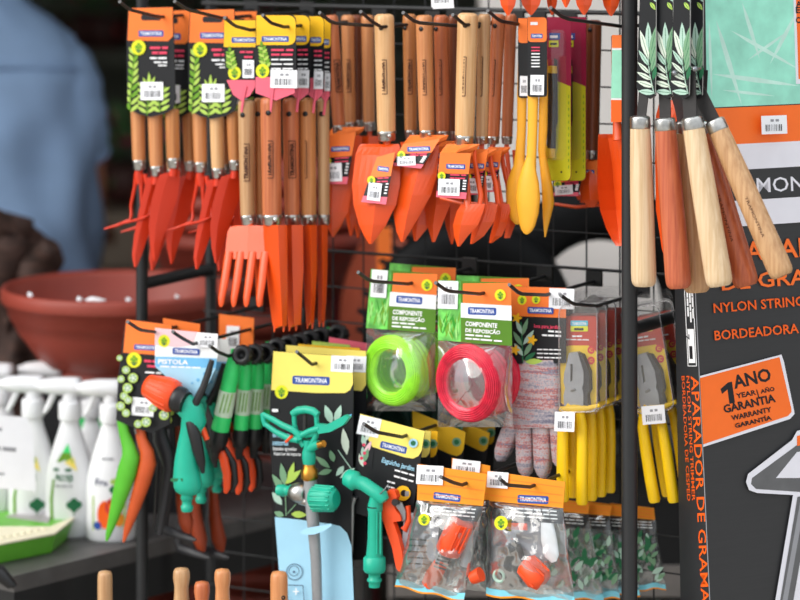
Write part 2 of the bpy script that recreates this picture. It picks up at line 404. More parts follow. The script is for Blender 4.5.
# ---- terracotta bowls
def bowl_mb(c, r, h, rb, m_=None):
    m_ = m_ or M['terracotta']; m = MB()
    prof = [(.0001, .0), (rb, 0), (rb, .010), (rb*.96, .014), (rb*1.14, h*.14), (r*.76, h*.32), (r*.86, h*.50), (r*.91, h*.64), (r*.92, h*.645), (r*.925, h*.68), (r*.935, h*.685), (r*.955, h-.026),
            (r*.985, h-.025), (r, h-.020), (r*1.0, h-.006), (r*.985, h), (r*.955, h-.001), (r*.93, h-.012), (r*.86, h*.6), (rb*1.1, .03), (rb*.8, .014), (.0001, .012)]
    return m.lathe(c, prof, m_, 64)
PB = Vector((xw(120, 4.72), 4.72, zw(373, 4.72))); HB = zw(285, 4.72)-PB.z
bo = single('plant_bowl', 'wide terracotta plastic bowl with white flakes on its rim', 'bowl', bowl_mb(PB, .193, HB, .112), PB)
mat('riser_black', (30, 30, 33), .6)
m = MB(); m.box((PB.x, PB.y+.02, (PB.z+ZT)/2), (.13, 0, 0), (0, .12, 0), (0, 0, (PB.z-ZT)/2-.0005), M['riser_black'])
single('riser_box', 'dark riser box under the terracotta bowl, behind the spray bottles', 'box', m)
for i, (px, py, l) in enumerate(((30, 295, 7), (80, 295.5, 6), (96, 295, 20), (129, 292, 6), (177, 286, 5))):
    m = MB(); q = None
    best = min((abs((PB+Vector((.185*math.cos(a), .185*math.sin(a), HB))).x - xw(px, PB.y+.185*math.sin(a))), a) for a in [math.pi*1.02+k*math.pi*.96/300 for k in range(301)])
    q = PB+Vector((.185*math.cos(best[1]), .185*math.sin(best[1]), HB+.002))
    k = PB.y/F; rnd = random.Random(i); tn = Vector((-math.sin(best[1]), math.cos(best[1]), 0))
    if tn.x < 0: tn = -tn
    m.tube([q-tn*l*k*.5, q-tn*l*k*.2+Z*.001, q+tn*l*k*.2, q+tn*l*k*.5], [.001, .0045, .0035, .001], M['paper'], 7, sq=.8)
    single('white_flake', ['leftmost small white flake on the terracotta bowl rim', 'round white flake left of the long flake on bowl rim', 'long white flake on the front of the terracotta bowl rim', 'small white flake on the bowl rim just left of the rack post', 'white flake on the bowl rim between the two rack posts'][i], 'flake', m, q)
for i in range(4):
    c = Vector((xw(262, 5.45), 5.45, .781+i*.036))
    single('plant_bowl', ['lowest terracotta bowl of the stack behind the rack', 'second terracotta bowl up in the stack behind the rack', 'third terracotta bowl up in the stack behind the rack', 'topmost terracotta bowl of the stack behind the rack'][i], 'bowl', bowl_mb(c, .222-.004*i, .15, .125), c, 'stacked terracotta bowls behind the rack')
# dark ribbed pots on the floor behind the rack
def pot_mb(c, r, h):
    m = MB(); prof = [(.0001, 0), (r*.72, 0)]
    for k in range(5):
        z = h*(k+.5)/6; rr = r*(.72+.2*k/5); prof += [(rr, z), (rr+.006, z+.004), (rr+.006, z+.012), (rr+.001, z+.016)]
    prof += [(r*.92, h-.04), (r, h-.038), (r, h), (r*.95, h), (r*.8, h*.3), (.0001, h*.25)]
    return m.lathe(c, prof, M['dark_terracotta'], 40)
for i, (px, Y) in enumerate(((160, 5.75), (262, 5.45))):
    for j in range((3, 5)[i]):
        c = Vector((xw(px, Y), Y, .005+j*.129))
        single('flower_pot', '%s dark ribbed clay pot %s' % (('lowest', 'second', 'third', 'fourth', 'topmost')[j], ('of the low stack behind the black table', 'of the tall stack beside the sprinkler card')[i]), 'pot', pot_mb(c, .14-.002*j, .26), c, 'dark clay pots stacked on the floor')
# gnarled brown stump
mat('bark', (66, 44, 36), .75, var=.5, scale=30, bump=.8, stretch=(1, 1, 4))
def stump():
    m = MB(); cx, Y = xw(8, 5.05), 5.05; z0 = ZT; vs = []; seg = 40; rows = 34; H = zw(212, 5.05)-z0
    for i in range(rows):
        h = i/(rows-1)
        for j in range(seg):
            a = 2*math.pi*j/seg
            r = .10*(1.15-.55*h+.12*math.sin(h*9)) * (1+.28*math.sin(3*a+h*7)+.12*math.sin(7*a-h*11))
            r += .03*noise.noise(Vector((math.cos(a)*3, math.sin(a)*3, h*9)))
            if i == rows-1: r *= .55
            vs.append((cx-.02+.03*math.sin(h*5)+r*math.cos(a)+.05*(1-h), Y+r*.8*math.sin(a), z0+H*h))
    m.add(vs, [(i*seg+j, i*seg+(j+1) % seg, (i+1)*seg+(j+1) % seg, (i+1)*seg+j) for i in range(rows-1) for j in range(seg)], M['bark'], True)
    m.add(vs[-seg:], [tuple(range(seg))], M['bark']); m.add(vs[:seg], [tuple(range(seg))[::-1]], M['bark'])
    t = thing('wooden_stump', 'gnarled dark brown wooden stump at the left edge behind the bowl', 'stump', (cx, Y, z0)); part(t, 'trunk', m)
    for k, (p, q, r0, r1) in enumerate((((20, 300), (56, 240), .05, .02), ((28, 330), (72, 300), .05, .022), ((10, 290), (-6, 215), .05, .03))):
        m = MB(); A = at(*p, 5.02); B = at(*q, 4.98); pts = [A.lerp(B, u/6)+Vector((.012*math.sin(u*2+k), 0, .01*math.cos(u*1.7))) for u in range(7)]
        m.tube(pts, [r0+(r1-r0)*u/6+.005*math.sin(u*3+k) for u in range(7)], M['bark'], 12); part(t, 'root', m)
stump()
# ---- spray bottles
def bottle(px, pyb, Y, pyt, label, lab):
    b = Vector((xw(px, Y), Y, ZT)); k = Y/F; H = zw(pyt, Y)-ZT
    t = thing('spray_bottle', label, 'bottle', b, 'white spray bottles on the black table')
    m = MB(); hb = H*.74
    prof = [(.0001, 0), (.92, 0), (1, .03), (1, .42), (.97, .52), (.86, .64), (.66, .78), (.47, .90), (.38, .97), (.36, 1)]
    R0 = 22*k*1.12
    m.lathe(b, [(r*R0, h*hb) for r, h in prof], M['bottle_white'], 36, sx=1.0, sy=.72); part(t, 'body', m)
    m = MB(); m.lathe(b+Z*hb, [(.36*R0*1.25, 0), (.36*R0*1.3, .004), (.36*R0*1.3, .024), (.36*R0*1.1, .03), (.36*R0*1.05, H*.10), (.0001, H*.10)], M['bottle_white'], 24); part(t, 'cap', m)
    m = MB(); zt = b.z+H
    xs = [(b.x+.017, zt-.013, .012), (b.x+.0165, zt-.013, .0155), (b.x+.008, zt-.013, .0165), (b.x-.018, zt-.012, .0155), (b.x-.040, zt-.012, .0125), (b.x-.046, zt-.012, .010)]
    m.tube([(x, b.y, z) for x, z, _ in xs], [r for _, _, r in xs], M['bottle_white'], 12, sq=.9, ref=(0, 1, 0))
    m.tube([(b.x, b.y, b.z+hb+.02), (b.x+.002, b.y, zt-.012)], [.013, .012], M['bottle_white'], 12)
    m.tube([(b.x-.044, b.y, zt-.012), (b.x-.054, b.y, zt-.013)], [.0085, .007], M['bottle_white'], 10); part(t, 'spray_head', m)
    m = MB(); m.tube([(b.x-.024, b.y, zt-.014), (b.x-.027, b.y, zt-.028), (b.x-.034, b.y, zt-.044), (b.x-.04, b.y, zt-.054)], [.006, .005, .0045, .003], M['bottle_white'], 8, ref=(0, 1, 0)); part(t, 'trigger', m)
    if lab:
        pl = PL(n=(0, -1, 0), p=(0, b.y-R0*.72-.001, 0)); m = MB(); Yp = b.y-R0*.72
        s = Yp/Y
        def X(x): return x
        def surf(x, y):
            q = pl.p(x, y); u = (q.x-b.x)/R0; u = max(-.97, min(.97, u)); h = (q.z-b.z)/hb
            rr = 1.0
            for (r0, h0), (r1, h1) in zip(prof[1:], prof[2:]):
                if h0 <= h <= h1: rr = r0+(r1-r0)*(h-h0)/(h1-h0)
            v = max(.05, rr*rr-u*u)**.5
            return Vector((q.x, b.y-R0*.72*v-m.off-.0006, q.z))
        class SP: n = Vector((0, -1, 0)); p = staticmethod(lambda x, y, off=0: surf(x, y))
        lab(m, SP, px); part(t, 'label', m, 'printed label')
    return t
def lab_pest(m, pl, c):
    m.flat(pl, [(c-20, 530), (c-21, 500), (c-18, 480), (c-16, 480), (c-18, 500), (c-17, 530)], M['leaf_green'])
    for i in range(6):
        a = i/6; m.flat(pl, [(c-3-11*a, 445+18*a), (c-3+6*a, 445+18*a), (c-3+6*(a+1/6), 445+18*(a+1/6)), (c-3-11*(a+1/6), 445+18*(a+1/6))], M['leaf_green'] if i > 2 else M['wand_green'])
    m.flat(pl, [(c-6, 463), (c+3, 458), (c+7, 472)], M['pale_yellow_card'])
    m.flat(pl, rect(c-17, 469, c+1, 472), M['leaf_dark'])
    m.text(pl, 'PROTEJE', (c-15, 481), (c+3, 481), 6, M['leaf_dark'], .02)
    m.greek(pl, (c-15, 487), (c+3, 487), 1.6, M['grey_print'], 3)
    for dx, dy, r in ((0, 505, 4), (4, 502, 4), (8, 505, 4), (4, 508, 4)): m.flat(pl, disc(c+dx, dy, r, None, 8), M['leaf_dark'])
    m.line(pl, (c+4, 508), (c+4, 516), 1.2, M['leaf_dark'])
def lab_fruit(m, pl, c):
    m.greek(pl, (c-10, 461), (c+3, 461), 2, M['grey_print'], 2)
    m.flat(pl, disc(c+4, 482, 5, 3), M['leaf_lime']); m.flat(pl, disc(c+3, 490, 5, 4), M['leaf_dark'])
    m.text(pl, 'Fru', (c-16, 486), (c-4, 486), 7, M['navy_print'], .01)
    m.flat(pl, rect(c-19, 497, c+14, 531), M['leaf_lime']); m.flat(pl, disc(c-6, 515, 8, 14), M['orange_print']); m.flat(pl, disc(c+2, 507, 8, 9), M['red_print']); m.flat(pl, disc(c-14, 526, 4, 4), M['blue_print']); m.flat(pl, disc(c+8, 520, 5, 7), M['amber_card'])
bottle(70, 537, 4.47, 378, 'white spray bottle with a green triangle label, middle of the front row', lab_pest)
bottle(111, 540, 4.44, 380, 'white spray bottle with a fruit picture label beside the green shears', lab_fruit)
bottle(33, 535, 4.50, 376, 'white spray bottle half behind the paper sign', lab_pest)
bottle(-14, 535, 4.52, 372, 'white spray bottle at the left edge behind the paper sign', None)
for i, (px, Y, pt) in enumerate(((2, 4.63, 364), (52, 4.66, 362), (92, 4.62, 382))):
    t = bottle(px, 520, Y, pt, ['back row spray bottle at the left frame edge', 'back row spray bottle between the first and middle front bottles', 'back row spray bottle showing green between the two right bottles'][i],
               lambda m, pl, c: m.flat(pl, rect(c-24, 420, c+24, 480), M['wand_green']))
# paper sign leaning on the bottles
pl = PL(n=(.1, -.99, 0), p=(xw(16, 4.36), 4.40, 0)); m = MB()
m.prism(pl, [(-30, 414), (26, 417), (33, 430), (36, 491), (-30, 486)], .0006, M['paper'])
t = thing('paper_sign', 'white paper sign with faint grey writing in front of the bottles', 'sign', pl.p(0, 490)); part(t, 'sheet', m)
m = MB(); m.greek(pl, (-20, 431), (4, 431), 3.2, M['grey_print'], 2); m.greek(pl, (-20, 449), (18, 452), 4, M['grey_print'], 3); m.greek(pl, (-20, 474), (6, 475), 2, M['grey_print'], 2); part(t, 'print', m)
m = MB(); q = pl.p(-5, 486); m.tube([q-pl.n*.004+Z*.02, (q.x+.0, q.y+.012, ZT)], .003, M['bottle_white'], 6); m.box((q.x, q.y+.014, ZT+.003), (.03, 0, 0), (0, .014, 0), (0, 0, .003), M['bottle_white']); part(t, 'sign_foot', m)
# green seed tray
def ty(px, py, z): # point on horizontal plane
    D = ray(px, py); return CAM+D*((z-CZ)/D.z)
t = thing('seed_tray', 'lime green plastic tray with cream coloured pad in front of the bottles', 'tray', ty(20, 540, ZT))
def quad_box(m, px4, ztop, zbot, mt, inset=0):
    a = [ty(x, y, ztop) for x, y in px4]; n = len(a); c = sum(a, Vector())/n
    b = [Vector((p.x+(c.x-p.x)*inset, p.y+(c.y-p.y)*inset, zbot)) for p in a]
    m.add(a+b, [tuple(range(n)), tuple(range(2*n-1, n-1, -1))]+[(i, n+i, n+(i+1) % n, (i+1) % n) for i in range(n)], mt)
m = MB(); quad_box(m, [(-60, 520), (22, 506), (81, 513), (56, 534), (-60, 557)], ZT+.030, ZT+.001, M['tray_green'], .10); part(t, 'tray_base', m)
m = MB(); quad_box(m, [(-60, 526), (50, 526.5), (79, 514), (55, 533), (-60, 555)], ZT+.033, ZT+.0303, M['tray_cream']); part(t, 'cream_pad', m, 'cream coloured pad')
for i in range(7):
    m = MB(); q = ty(2+7*i, 538-1.4*i, ZT+.0331); m.lathe(q, [(.004, 0), (.004, .002), (.002, .003), (.0001, .003)], M['tray_cream'], 8); part(t, 'pad_stud', m)
m = MB(); quad_box(m, [(6, 516), (20, 511), (52, 514), (48, 522)], ZT+.0318, ZT+.0302, mat('tray_grey', (178, 172, 172), .4)); part(t, 'grey_window', m, 'grey window of the tray')

# ---- things behind the rack, right half
mat('rubber', (16, 16, 17), .6, var=.2, spec=.2); mat('ribbed_brown', (138, 62, 40), .5, var=.12)
def wheel(px, py, Y, ro, ri, label):
    c = at(px, py, Y); k = Y/F; Rm = (ro+ri)/2*k; r2 = (ro-ri)/2*k
    t = thing('rubber_wheel', label, 'wheel', (c.x, c.y, c.z-ro*k), 'black rubber wheels behind the rack')
    m = MB(); ax = Vector((.3, -.95, 0)); m.torus(c, ax, Rm, r2, M['rubber'], 48, 12, flat=.7); part(t, 'tyre', m)
    a = ax.normalized(); x = Z.copy(); y = a.cross(x)
    m = MB()
    for i in range(36):
        th = 2*math.pi*i/36; d = x*math.cos(th)+y*math.sin(th); tt = -x*math.sin(th)+y*math.cos(th)
        m.box(c+d*(Rm+r2*.72)-a*(r2*.9), d*.004, tt*.004, a*(r2*.5), M['rubber'])
    part(t, 'tread', m, None, 'stuff')
    m = MB(); m.torus(c, ax, ri*k*1.02, .006, M['rubber'], 40, 8); part(t, 'rim_ring', m)
wheel(470, 330, 4.70, 112, 50, 'black rubber wheel behind the orange trowel tips')
wheel(598, 308, 4.80, 125, 70, 'black rubber wheel ring seen behind the pliers against the pale wall')
c = Vector((xw(452, 5.14), 5.14, .6645)); H = zw(232, 5.14)-.6645; m = MB(); prof = [(.0001, 0), (.15, 0)]
for k in range(26): h = H*(k+.5)/26; r = .15+.045*math.sin(math.pi*(k+.5)/26); prof += [(r, h-.003), (r+.004, h-.001), (r+.004, h+.002), (r, h+.004)]
prof += [(.15, H), (.135, H), (.12, .05), (.0001, .05)]
t = thing('ribbed_planter', 'round ribbed brown planter behind the black wheel', 'planter', c); part(t, 'body', MB().lathe(c, prof, M['ribbed_brown'], 56))
m = MB(); m.box(Vector((xw(384, 4.94), 4.93, zw(262, 4.94))), (.012, 0, 0), (0, .002, 0), (0, 0, .06), M['orange_card']); part(t, 'price_band', m, 'orange paper band')
mat('blue_glaze', (52, 84, 116), .3); mat('dark_red_crate', (110, 26, 30), .5)
c = Vector((xw(335, 5.75), 5.75, zw(262, 5.75)))
m = MB(); m.lathe(c, [(.0001, 0), (.05, 0), (.062, .03), (.064, .045), (.06, .05), (.055, .05), (.05, .01), (.0001, .01)], M['blue_glaze'], 30); single('blue_pot', 'blue glazed pot behind the orange trowels', 'pot', m, c)
t = thing('red_crate', 'dark red crate under the blue pot', 'crate', (c.x, c.y, 0))
for i in range(6):
    m = MB(); z = c.z-.0005-.07-i*.14*1; hh = .068 if z-.068 > 0 else z/2
    m.box((c.x, c.y, z), (.085, 0, 0), (0, .085, 0), (0, 0, min(.068, hh)), M['dark_red_crate'])
    if z-.07 > 0: part(t, 'crate_panel', m)
m = MB(); m.box((c.x, c.y, c.z/2-.01), (.08, 0, 0), (0, .08, 0), (0, 0, c.z/2-.012), M['dark_red_crate']); part(t, 'core', m)
# ---- far shop: counter and plants
mat('counter_wood', (128, 112, 96), .6, var=.2, scale=6); mat('far_leaf', (78, 120, 66), .5, var=.3); mat('far_flower_red', (190, 30, 40), .5); mat('far_flower_pink', (214, 40, 100), .5); mat('far_pot', (70, 34, 28), .6)
t = thing('shop_counter', 'grey brown wooden counter far behind the man', 'counter', (xw(100, 7.2), 7.4, 0))
zt = zw(208, 7.2)
for i in range(4):
    hh = (zt-.18)/8; m = MB(); m.box((xw(60, 7.2), 7.4, zt-hh*(2*i+1)), (.7, 0, 0), (0, .25, 0), (0, 0, hh-.004), M['counter_wood']); part(t, 'counter_board', m)
m = MB(); m.box((xw(60, 7.2), 7.4, .09), (.68, 0, 0), (0, .23, 0), (0, 0, .09), M['shop_wall']); part(t, 'counter_base', m)
t = thing('plant_shelving', 'dark shelving with potted plants at the back of the shop', 'shelf', (xw(90, 9.6), 9.7, 0))
for z in (.5, 1.0, 1.46): m = MB(); m.box((xw(150, 9.6), 9.7, z), (1.6, 0, 0), (0, .2, 0), (0, 0, .02), M['shop_wall']); part(t, 'shelf_board', m)
for x in (-1.6, 1.6): m = MB(); m.box((xw(150, 9.6)+x, 9.7, .9), (.02, 0, 0), (0, .2, 0), (0, 0, .9), M['shop_wall']); part(t, 'upright', m)
def plant(px, z, Y, s, fl, label, n=60):
    b = Vector((xw(px, Y), Y, z)); t = thing('potted_plant', label, 'plant', b, 'potted plants on the far shelves'); rnd = random.Random(int(px*3+z*100))
    m = MB(); m.lathe(b, [(.0001, 0), (s*.28, 0), (s*.36, s*.45), (s*.32, s*.46), (.0001, s*.42)], M['far_pot'], 16); part(t, 'pot', m)
    m = MB(); m2 = MB()
    for i in range(n):
        d = Vector((rnd.gauss(0, 1), rnd.gauss(0, 1), rnd.gauss(.6, .8))).normalized(); q = b+Z*s*.5+d*s*rnd.uniform(.25, .7); q.z = max(q.z, b.z+s*.3)
        u = Vector((rnd.gauss(0, 1), rnd.gauss(0, 1), rnd.gauss(0, 1))).normalized(); v = u.cross(d).normalized(); l = s*.16
        (m2 if fl and i % 4 == 0 else m).add([q-d*l*.3, q+v*l*.4+d*l*.3, q+d*l, q-v*l*.4+d*l*.3], [(0, 1, 2, 3)], M[fl] if fl and i % 4 == 0 else M['far_leaf'])
    part(t, 'foliage', m)
    if fl: part(t, 'blossom', m2, 'coloured blossoms')
plant(72, 1.02, 9.6, .26, None, 'green plant at the top of the far shelving beside the shoulder')
plant(104, 1.02, 9.6, .25, 'far_flower_red', 'red flowering plant on the far upper shelf by the tool cards')
plant(128, zt, 7.35, .20, 'far_flower_pink', 'pink flowering plant on the far counter beside the man')
plant(112, .52, 9.6, .28, None, 'dark green plant on the lower far shelf by the man', 90)
plant(200, 1.02, 9.6, .26, 'far_flower_pink', 'pink flowering plant on the far upper shelf behind the tool cards')
plant(290, 1.02, 9.6, .26, 'far_flower_pink', 'magenta flowering plant on the far shelf behind the small forks')
# ================================================================ the man in the blue shirt
mat('skin', (176, 118, 92), .5, var=.06); mat('shirt_blue', (140, 168, 204), .8, var=.10, scale=9, bump=.2); mat('trousers', (52, 54, 66), .8); mat('hair', (60, 48, 40), .7, var=.3, scale=80); mat('shoe', (40, 34, 30), .6)
def skin_mesh(name, verts, edges, radii, m, parent, L, sub=2, extra=None):
    me = bpy.data.meshes.new(name); me.from_pydata([tuple(Vector(v)-L) for v in verts], edges, [])
    o = bpy.data.objects.new(name, me); COL.objects.link(o)
    o.modifiers.new('s', 'SKIN'); sv = me.skin_vertices[0].data
    for i, r in enumerate(radii): sv[i].radius = r if hasattr(r, '__len__') else (r, r)
    sv[0].use_root = True
    ss = o.modifiers.new('u', 'SUBSURF'); ss.levels = sub; ss.render_levels = sub
    dg = bpy.context.evaluated_depsgraph_get(); dg.update()
    me2 = bpy.data.meshes.new_from_object(o.evaluated_get(dg)); o.modifiers.clear(); o.data = me2; bpy.data.meshes.remove(me)
    me2.materials.clear(); me2.materials.append(m)
    for p in me2.polygons: p.use_smooth = True
    if parent: o.parent = parent
    return o
def man():
    Y = 5.8; cx = xw(-16, Y); L = Vector((cx, Y, 0))
    t = thing('person', 'person in a blue shirt seen from behind at the left edge', 'person', L)
    def p(x, y, z): return (cx+x, Y+y, z)
    V = [p(0, 0, .80), p(0, .0, .96), p(0, -.01, 1.14), p(0, .0, 1.25), p(0, .02, 1.33), p(0, .03, 1.41), p(0, .04, 1.50),       # pelvis..head 0-6
         p(.135, 0, 1.225), p(.182, .0, 1.08), p(.208, .05, .98), p(.20, .17, .88), p(.195, .22, .86),                                     # right arm 7-11
         p(-.135, 0, 1.225), p(-.19, .0, 1.06), p(-.205, .10, .94), p(-.17, .24, .92), p(-.16, .29, .92),                                # left arm 12-16
         p(.09, 0, .74), p(.10, -.01, .43), p(.10, .01, .09), p(.10, -.11, .04),                                                       # right leg
         p(-.09, 0, .74), p(-.10, -.01, .43), p(-.10, .01, .09), p(-.10, -.11, .04)]
    E = [(0, 1), (1, 2), (2, 3), (3, 4), (4, 5), (5, 6), (3, 7), (7, 8), (8, 9), (9, 10), (10, 11), (3, 12), (12, 13), (13, 14), (14, 15), (15, 16), (0, 17), (17, 18), (18, 19), (0, 21), (21, 22), (22, 23)]
    V[20] = V[19]; V[24] = V[23]
    Rr = [(.15, .10), (.14, .095), (.16, .11), (.12, .09), .055, .07, .085, .040, .038, .036, .028, .024, .040, .038, .036, .028, .024, .085, .058, .04, .04, .085, .058, .04, .04]
    V2 = V[:20]+V[21:24]; E2 = []
    mp = {i: (i if i < 20 else i-1) for i in range(24)}
    E2 = [(mp[a], mp[b]) for a, b in E]; R2 = Rr[:20]+Rr[21:24]
    skin_mesh('body', V2, E2, R2, M['skin'], t, L)
    # hands with five fingers
    for wr, sg in ((Vector(V[11]), 1), (Vector(V[16]), -1)):
        hv = [wr, wr+Vector((0, .05, -.012)), wr+Vector((0, .085, -.02))]; m = MB()
        m.tube([wr-Vector((0, .02, -.004)), wr+Vector((0, .03, -.008)), wr+Vector((0, .075, -.018)), wr+Vector((0, .095, -.024))], [.022, .036, .038, .03], M['skin'], 12, sq=.45, ref=(1, 0, 0))
        for k, (dx, l) in enumerate(((-.027, .062), (-.009, .074), (.009, .07), (.027, .054))):
            a = wr+Vector((dx, .085, -.02)); m.tube([a, a+Vector((0, l*.45, -.004)), a+Vector((0, l*.8, -.018)), a+Vector((0, l, -.034))], [.0095, .009, .008, .005], M['skin'], 8)
        a = wr+Vector((-sg*.03, .03, -.008)); m.tube([a, a+Vector((-sg*.018, .022, -.006)), a+Vector((-sg*.022, .05, -.016))], [.012, .010, .006], M['skin'], 8)
        part(t, 'hand', m)
    # head: face turned away from the camera, hair
    hc = Vector(p(0, .05, 1.50)); m = MB()
    m.lathe(hc-Z*.11, [(.0001, 0), (.045, .006), (.06, .03), (.072, .09), (.078, .13), (.07, .18), (.045, .21), (.0001, .222)], M['skin'], 24, sy=1.2)
    for s in (-1, 1):
        m.lathe(hc+Vector((s*.077, .01, -.005)), [(.0001, -.008), (.02, -.004), (.024, .003), (.0001, .008)], M['skin'], 12, axis=(s, 0, 0))
    m.tube([hc+Vector((0, .088, .01)), hc+Vector((0, .103, -.025)), hc+Vector((0, .09, -.035))], [.008, .014, .008], M['skin'], 8)
    m.tube([hc+Vector((-.022, .08, -.062)), hc+Vector((0, .087, -.064)), hc+Vector((.022, .08, -.062))], [.003, .006, .003], M['maroon_card'], 8)
    for s in (-1, 1): m.lathe(hc+Vector((s*.03, .082, .012)), [(.0001, -.006), (.009, 0), (.0001, .006)], M['white_print'], 10, axis=(0, 1, 0))
    part(t, 'head', m)
    m = MB(); m.lathe(hc-Z*.02+Vector((0, -.012, 0)), [(.078, -.03), (.086, .03), (.084, .07), (.066, .115), (.035, .138), (.0001, .145)], M['hair'], 24, sy=1.12); part(t, 'hair', m)
    # shirt: lofted trunk with folds, joined sleeves
    m = MB(); seg = 56; rows = []
    spec = [(.74, .232, .15, 0), (.80, .232, .15, 0), (.90, .226, .145, 0), (1.0, .222, .14, 0), (1.1, .218, .135, 0), (1.18, .210, .125, 0), (1.235, .195, .115, 0), (1.275, .170, .10, .005), (1.305, .135, .085, .01), (1.335, .085, .07, .02), (1.36, .07, .066, .03)]
    zs = [.74+(1.36-.74)*i/44 for i in range(45)]
    def ev(z):
        for a, b in zip(spec, spec[1:]):
            if a[0] <= z <= b[0]+1e-6: u = (z-a[0])/(b[0]-a[0]); return [a[i]+(b[i]-a[i])*u for i in (1, 2, 3)]
    vs = []
    for z in zs:
        rx, ry, oy = ev(z)
        for j in range(seg):
            a = 2*math.pi*j/seg; ca, sa = math.cos(a), math.sin(a)
            f = .006*math.sin(a*9+z*14)+.007*math.sin(a*5-z*21)+.012*noise.noise(Vector((ca*2.2, sa*2.2, z*6)))
            f *= min(1, max(.2, (1.3-z)*5))
            e = .8 if z < 1.2 else .9
            vs.append((cx+(rx+f)*math.copysign(abs(ca)**e, ca), Y+oy+(ry+f)*math.copysign(abs(sa)**e, sa), z))
    n = len(zs)
    m.add(vs, [(i*seg+j, i*seg+(j+1) % seg, (i+1)*seg+(j+1) % seg, (i+1)*seg+j) for i in range(n-1) for j in range(seg)], M['shirt_blue'], True)
    for s, el in ((1, (.194, .035, 1.03)), (-1, (-.20, .03, 1.03))):
        A = Vector(p(s*.125, 0, 1.25)); B = Vector(p(s*.165, 0, 1.19)); C = Vector(p(s*.185, .0, 1.10)); D = Vector(p(*el)); pts = []; rr = []
        for i in range(15):
            u = i/14
            q = A.lerp(B, u*3) if u < 1/3 else (B.lerp(C, u*3-1) if u < 2/3 else C.lerp(D, u*3-2))
            pts.append(q); rr.append(.052+.016*math.sin(min(1, u*1.6)*math.pi*.5)-.02*max(0, u-.35)+.003*math.sin(i*2.3))
        m.tube(pts, rr, M['shirt_blue'], 20, cap=False)
    part(t, 'shirt', m)
    m = MB()   # yoke seam and back placket pleats
    pts = []
    for i in range(21):
        a = math.pi*(1.12+.76*i/20); z = 1.215-.008*abs(i-10)/10; rx, ry, oy = ev(z); e = .9; ca, sa = math.cos(a), math.sin(a)
        pts.append((cx+(rx+.006)*math.copysign(abs(ca)**e, ca), Y+oy+(ry+.006)*math.copysign(abs(sa)**e, sa), z))
    m.tube(pts, .004, M['shirt_blue'], 6); part(t, 'yoke_seam', m)
    m = MB(); m.torus(Vector(p(0, .03, 1.372)), (0, .12, 1), .066, .014, M['shirt_blue'], 28, 8, flat=1.5, sy=1); part(t, 'collar', m)
    m = MB()
    for s in (-1, 1): m.tube([p(s*.075, 0, .84), p(s*.095, 0, .72), p(s*.10, -.005, .42), p(s*.10, .005, .08)], [.12, .115, .085, .075], M['trousers'], 18)
    m.tube([p(0, 0, .70), p(0, 0, .86)], [.15, .185], M['trousers'], 22, sq=.68, ref=(1, 0, 0)); part(t, 'trousers', m)
    for s in (-1, 1):
        m = MB(); m.tube([p(s*.10, -.06, .042), p(s*.10, 0, .05), p(s*.10, .09, .036), p(s*.10, .17, .025)], [.036, .045, .042, .022], M['shoe'], 12, ref=(1, 0, 0), sq=.9); part(t, 'shoe', m)
man()
# ================================================================ rack
DM = .17                                   # the wire panel's depth behind the front posts
t = thing('display_rack', 'black steel display rack with round posts and wire grid', 'rack', (PL(0).p(386, 300).x, 4.1, 0))
def post(px, d, r, z0=.0, z1=1.75, n='post'):
    q = PL(d).p(px, 300); m = MB(); m.tube([(q.x, q.y, z0), (q.x, q.y, z1)], r, M['rack_black'], 20); part(t, n, m); return q
pA = post(142, 0, .0088); pB = post(629.5, 0, .0108); pC = post(211, .19, .0088); pD = post(690, .19, .0100)
for py, a, b in ((284, pA, pC), (330, pB, pD)):
    z = zw(py, a.y)
    m = MB(); m.tube([(a.x, a.y, z), (b.x, b.y, z)], .0088, M['rack_black'], 14); part(t, 'side_bar', m)
for a, b in ((pA, pB), (pC, pD)):
    m = MB(); m.tube([(a.x, a.y, .12), (b.x, b.y, .12)], .0088, M['rack_black'], 14); part(t, 'base_bar', m)
m = MB(); pg = PL(DM); c0 = Vector((pC.x, pC.y, 0))-N*.02; c1 = Vector((pD.x, pD.y, 0))-N*.02; wid = (c1-c0).length; ux = (c1-c0).normalized()
for i in range(int(wid/.052)+1): q = c0+ux*(.02+.052*i); m.tube([q+Z*.45, q+Z*1.44], .0013, M['rack_black'], 5)
for i in range(20): m.tube([c0+Z*(.455+.052*i)-N*.002, c1+Z*(.455+.052*i)-N*.002], .0013, M['rack_black'], 5)
part(t, 'wire_grid', m, None, 'stuff')
for z, rr_ in ((zw(9, 4.22), .0034), (zw(268, 4.12), .0018)):
    m = MB(); m.tube([c0+Z*z-N*.004, c1+Z*z-N*.004], rr_, M['rack_black'], 8); part(t, 'grid_rail', m)
def hook(tip, bend, entry, d, label, pierce=.012, r=.0025):
    """tip, bend and slot of a hook in the picture; d = depth of the card or handle it passes through"""
    E = PL(d-pierce).p(*entry); db = d-pierce-(entry[0]-bend[0])/348; B = PL(db).p(*bend); T_ = PL(db-max(.004, (bend[0]-tip[0])/348)).p(*tip)
    E2 = E+N*max(.06, DM-d+pierce)
    o = thing('display_hook', label, 'hook', E2, 'black display hooks on the wire grid')
    m = MB(); m.tube([T_, T_.lerp(B, .8), B.lerp(E, .08), B.lerp(E, .6), E, E+N*.02, E2], r, M['black_coat'], 10); part(o, 'hook_wire', m)
    m = MB(); a = (T_-B).normalized(); m.tube([T_-a*.0004, T_+a*.0012], r*1.01, M['hook_tip'], 10); part(o, 'tip', m, 'worn grey hook tip')
    m = MB(); m.box(E2-N*.004+Z*.004, UX*.012, N*.003, Z*.011, M['black_plastic']); part(o, 'back_plate', m)
    return o
mat('hook_tip', (84, 84, 86), .5, 0)
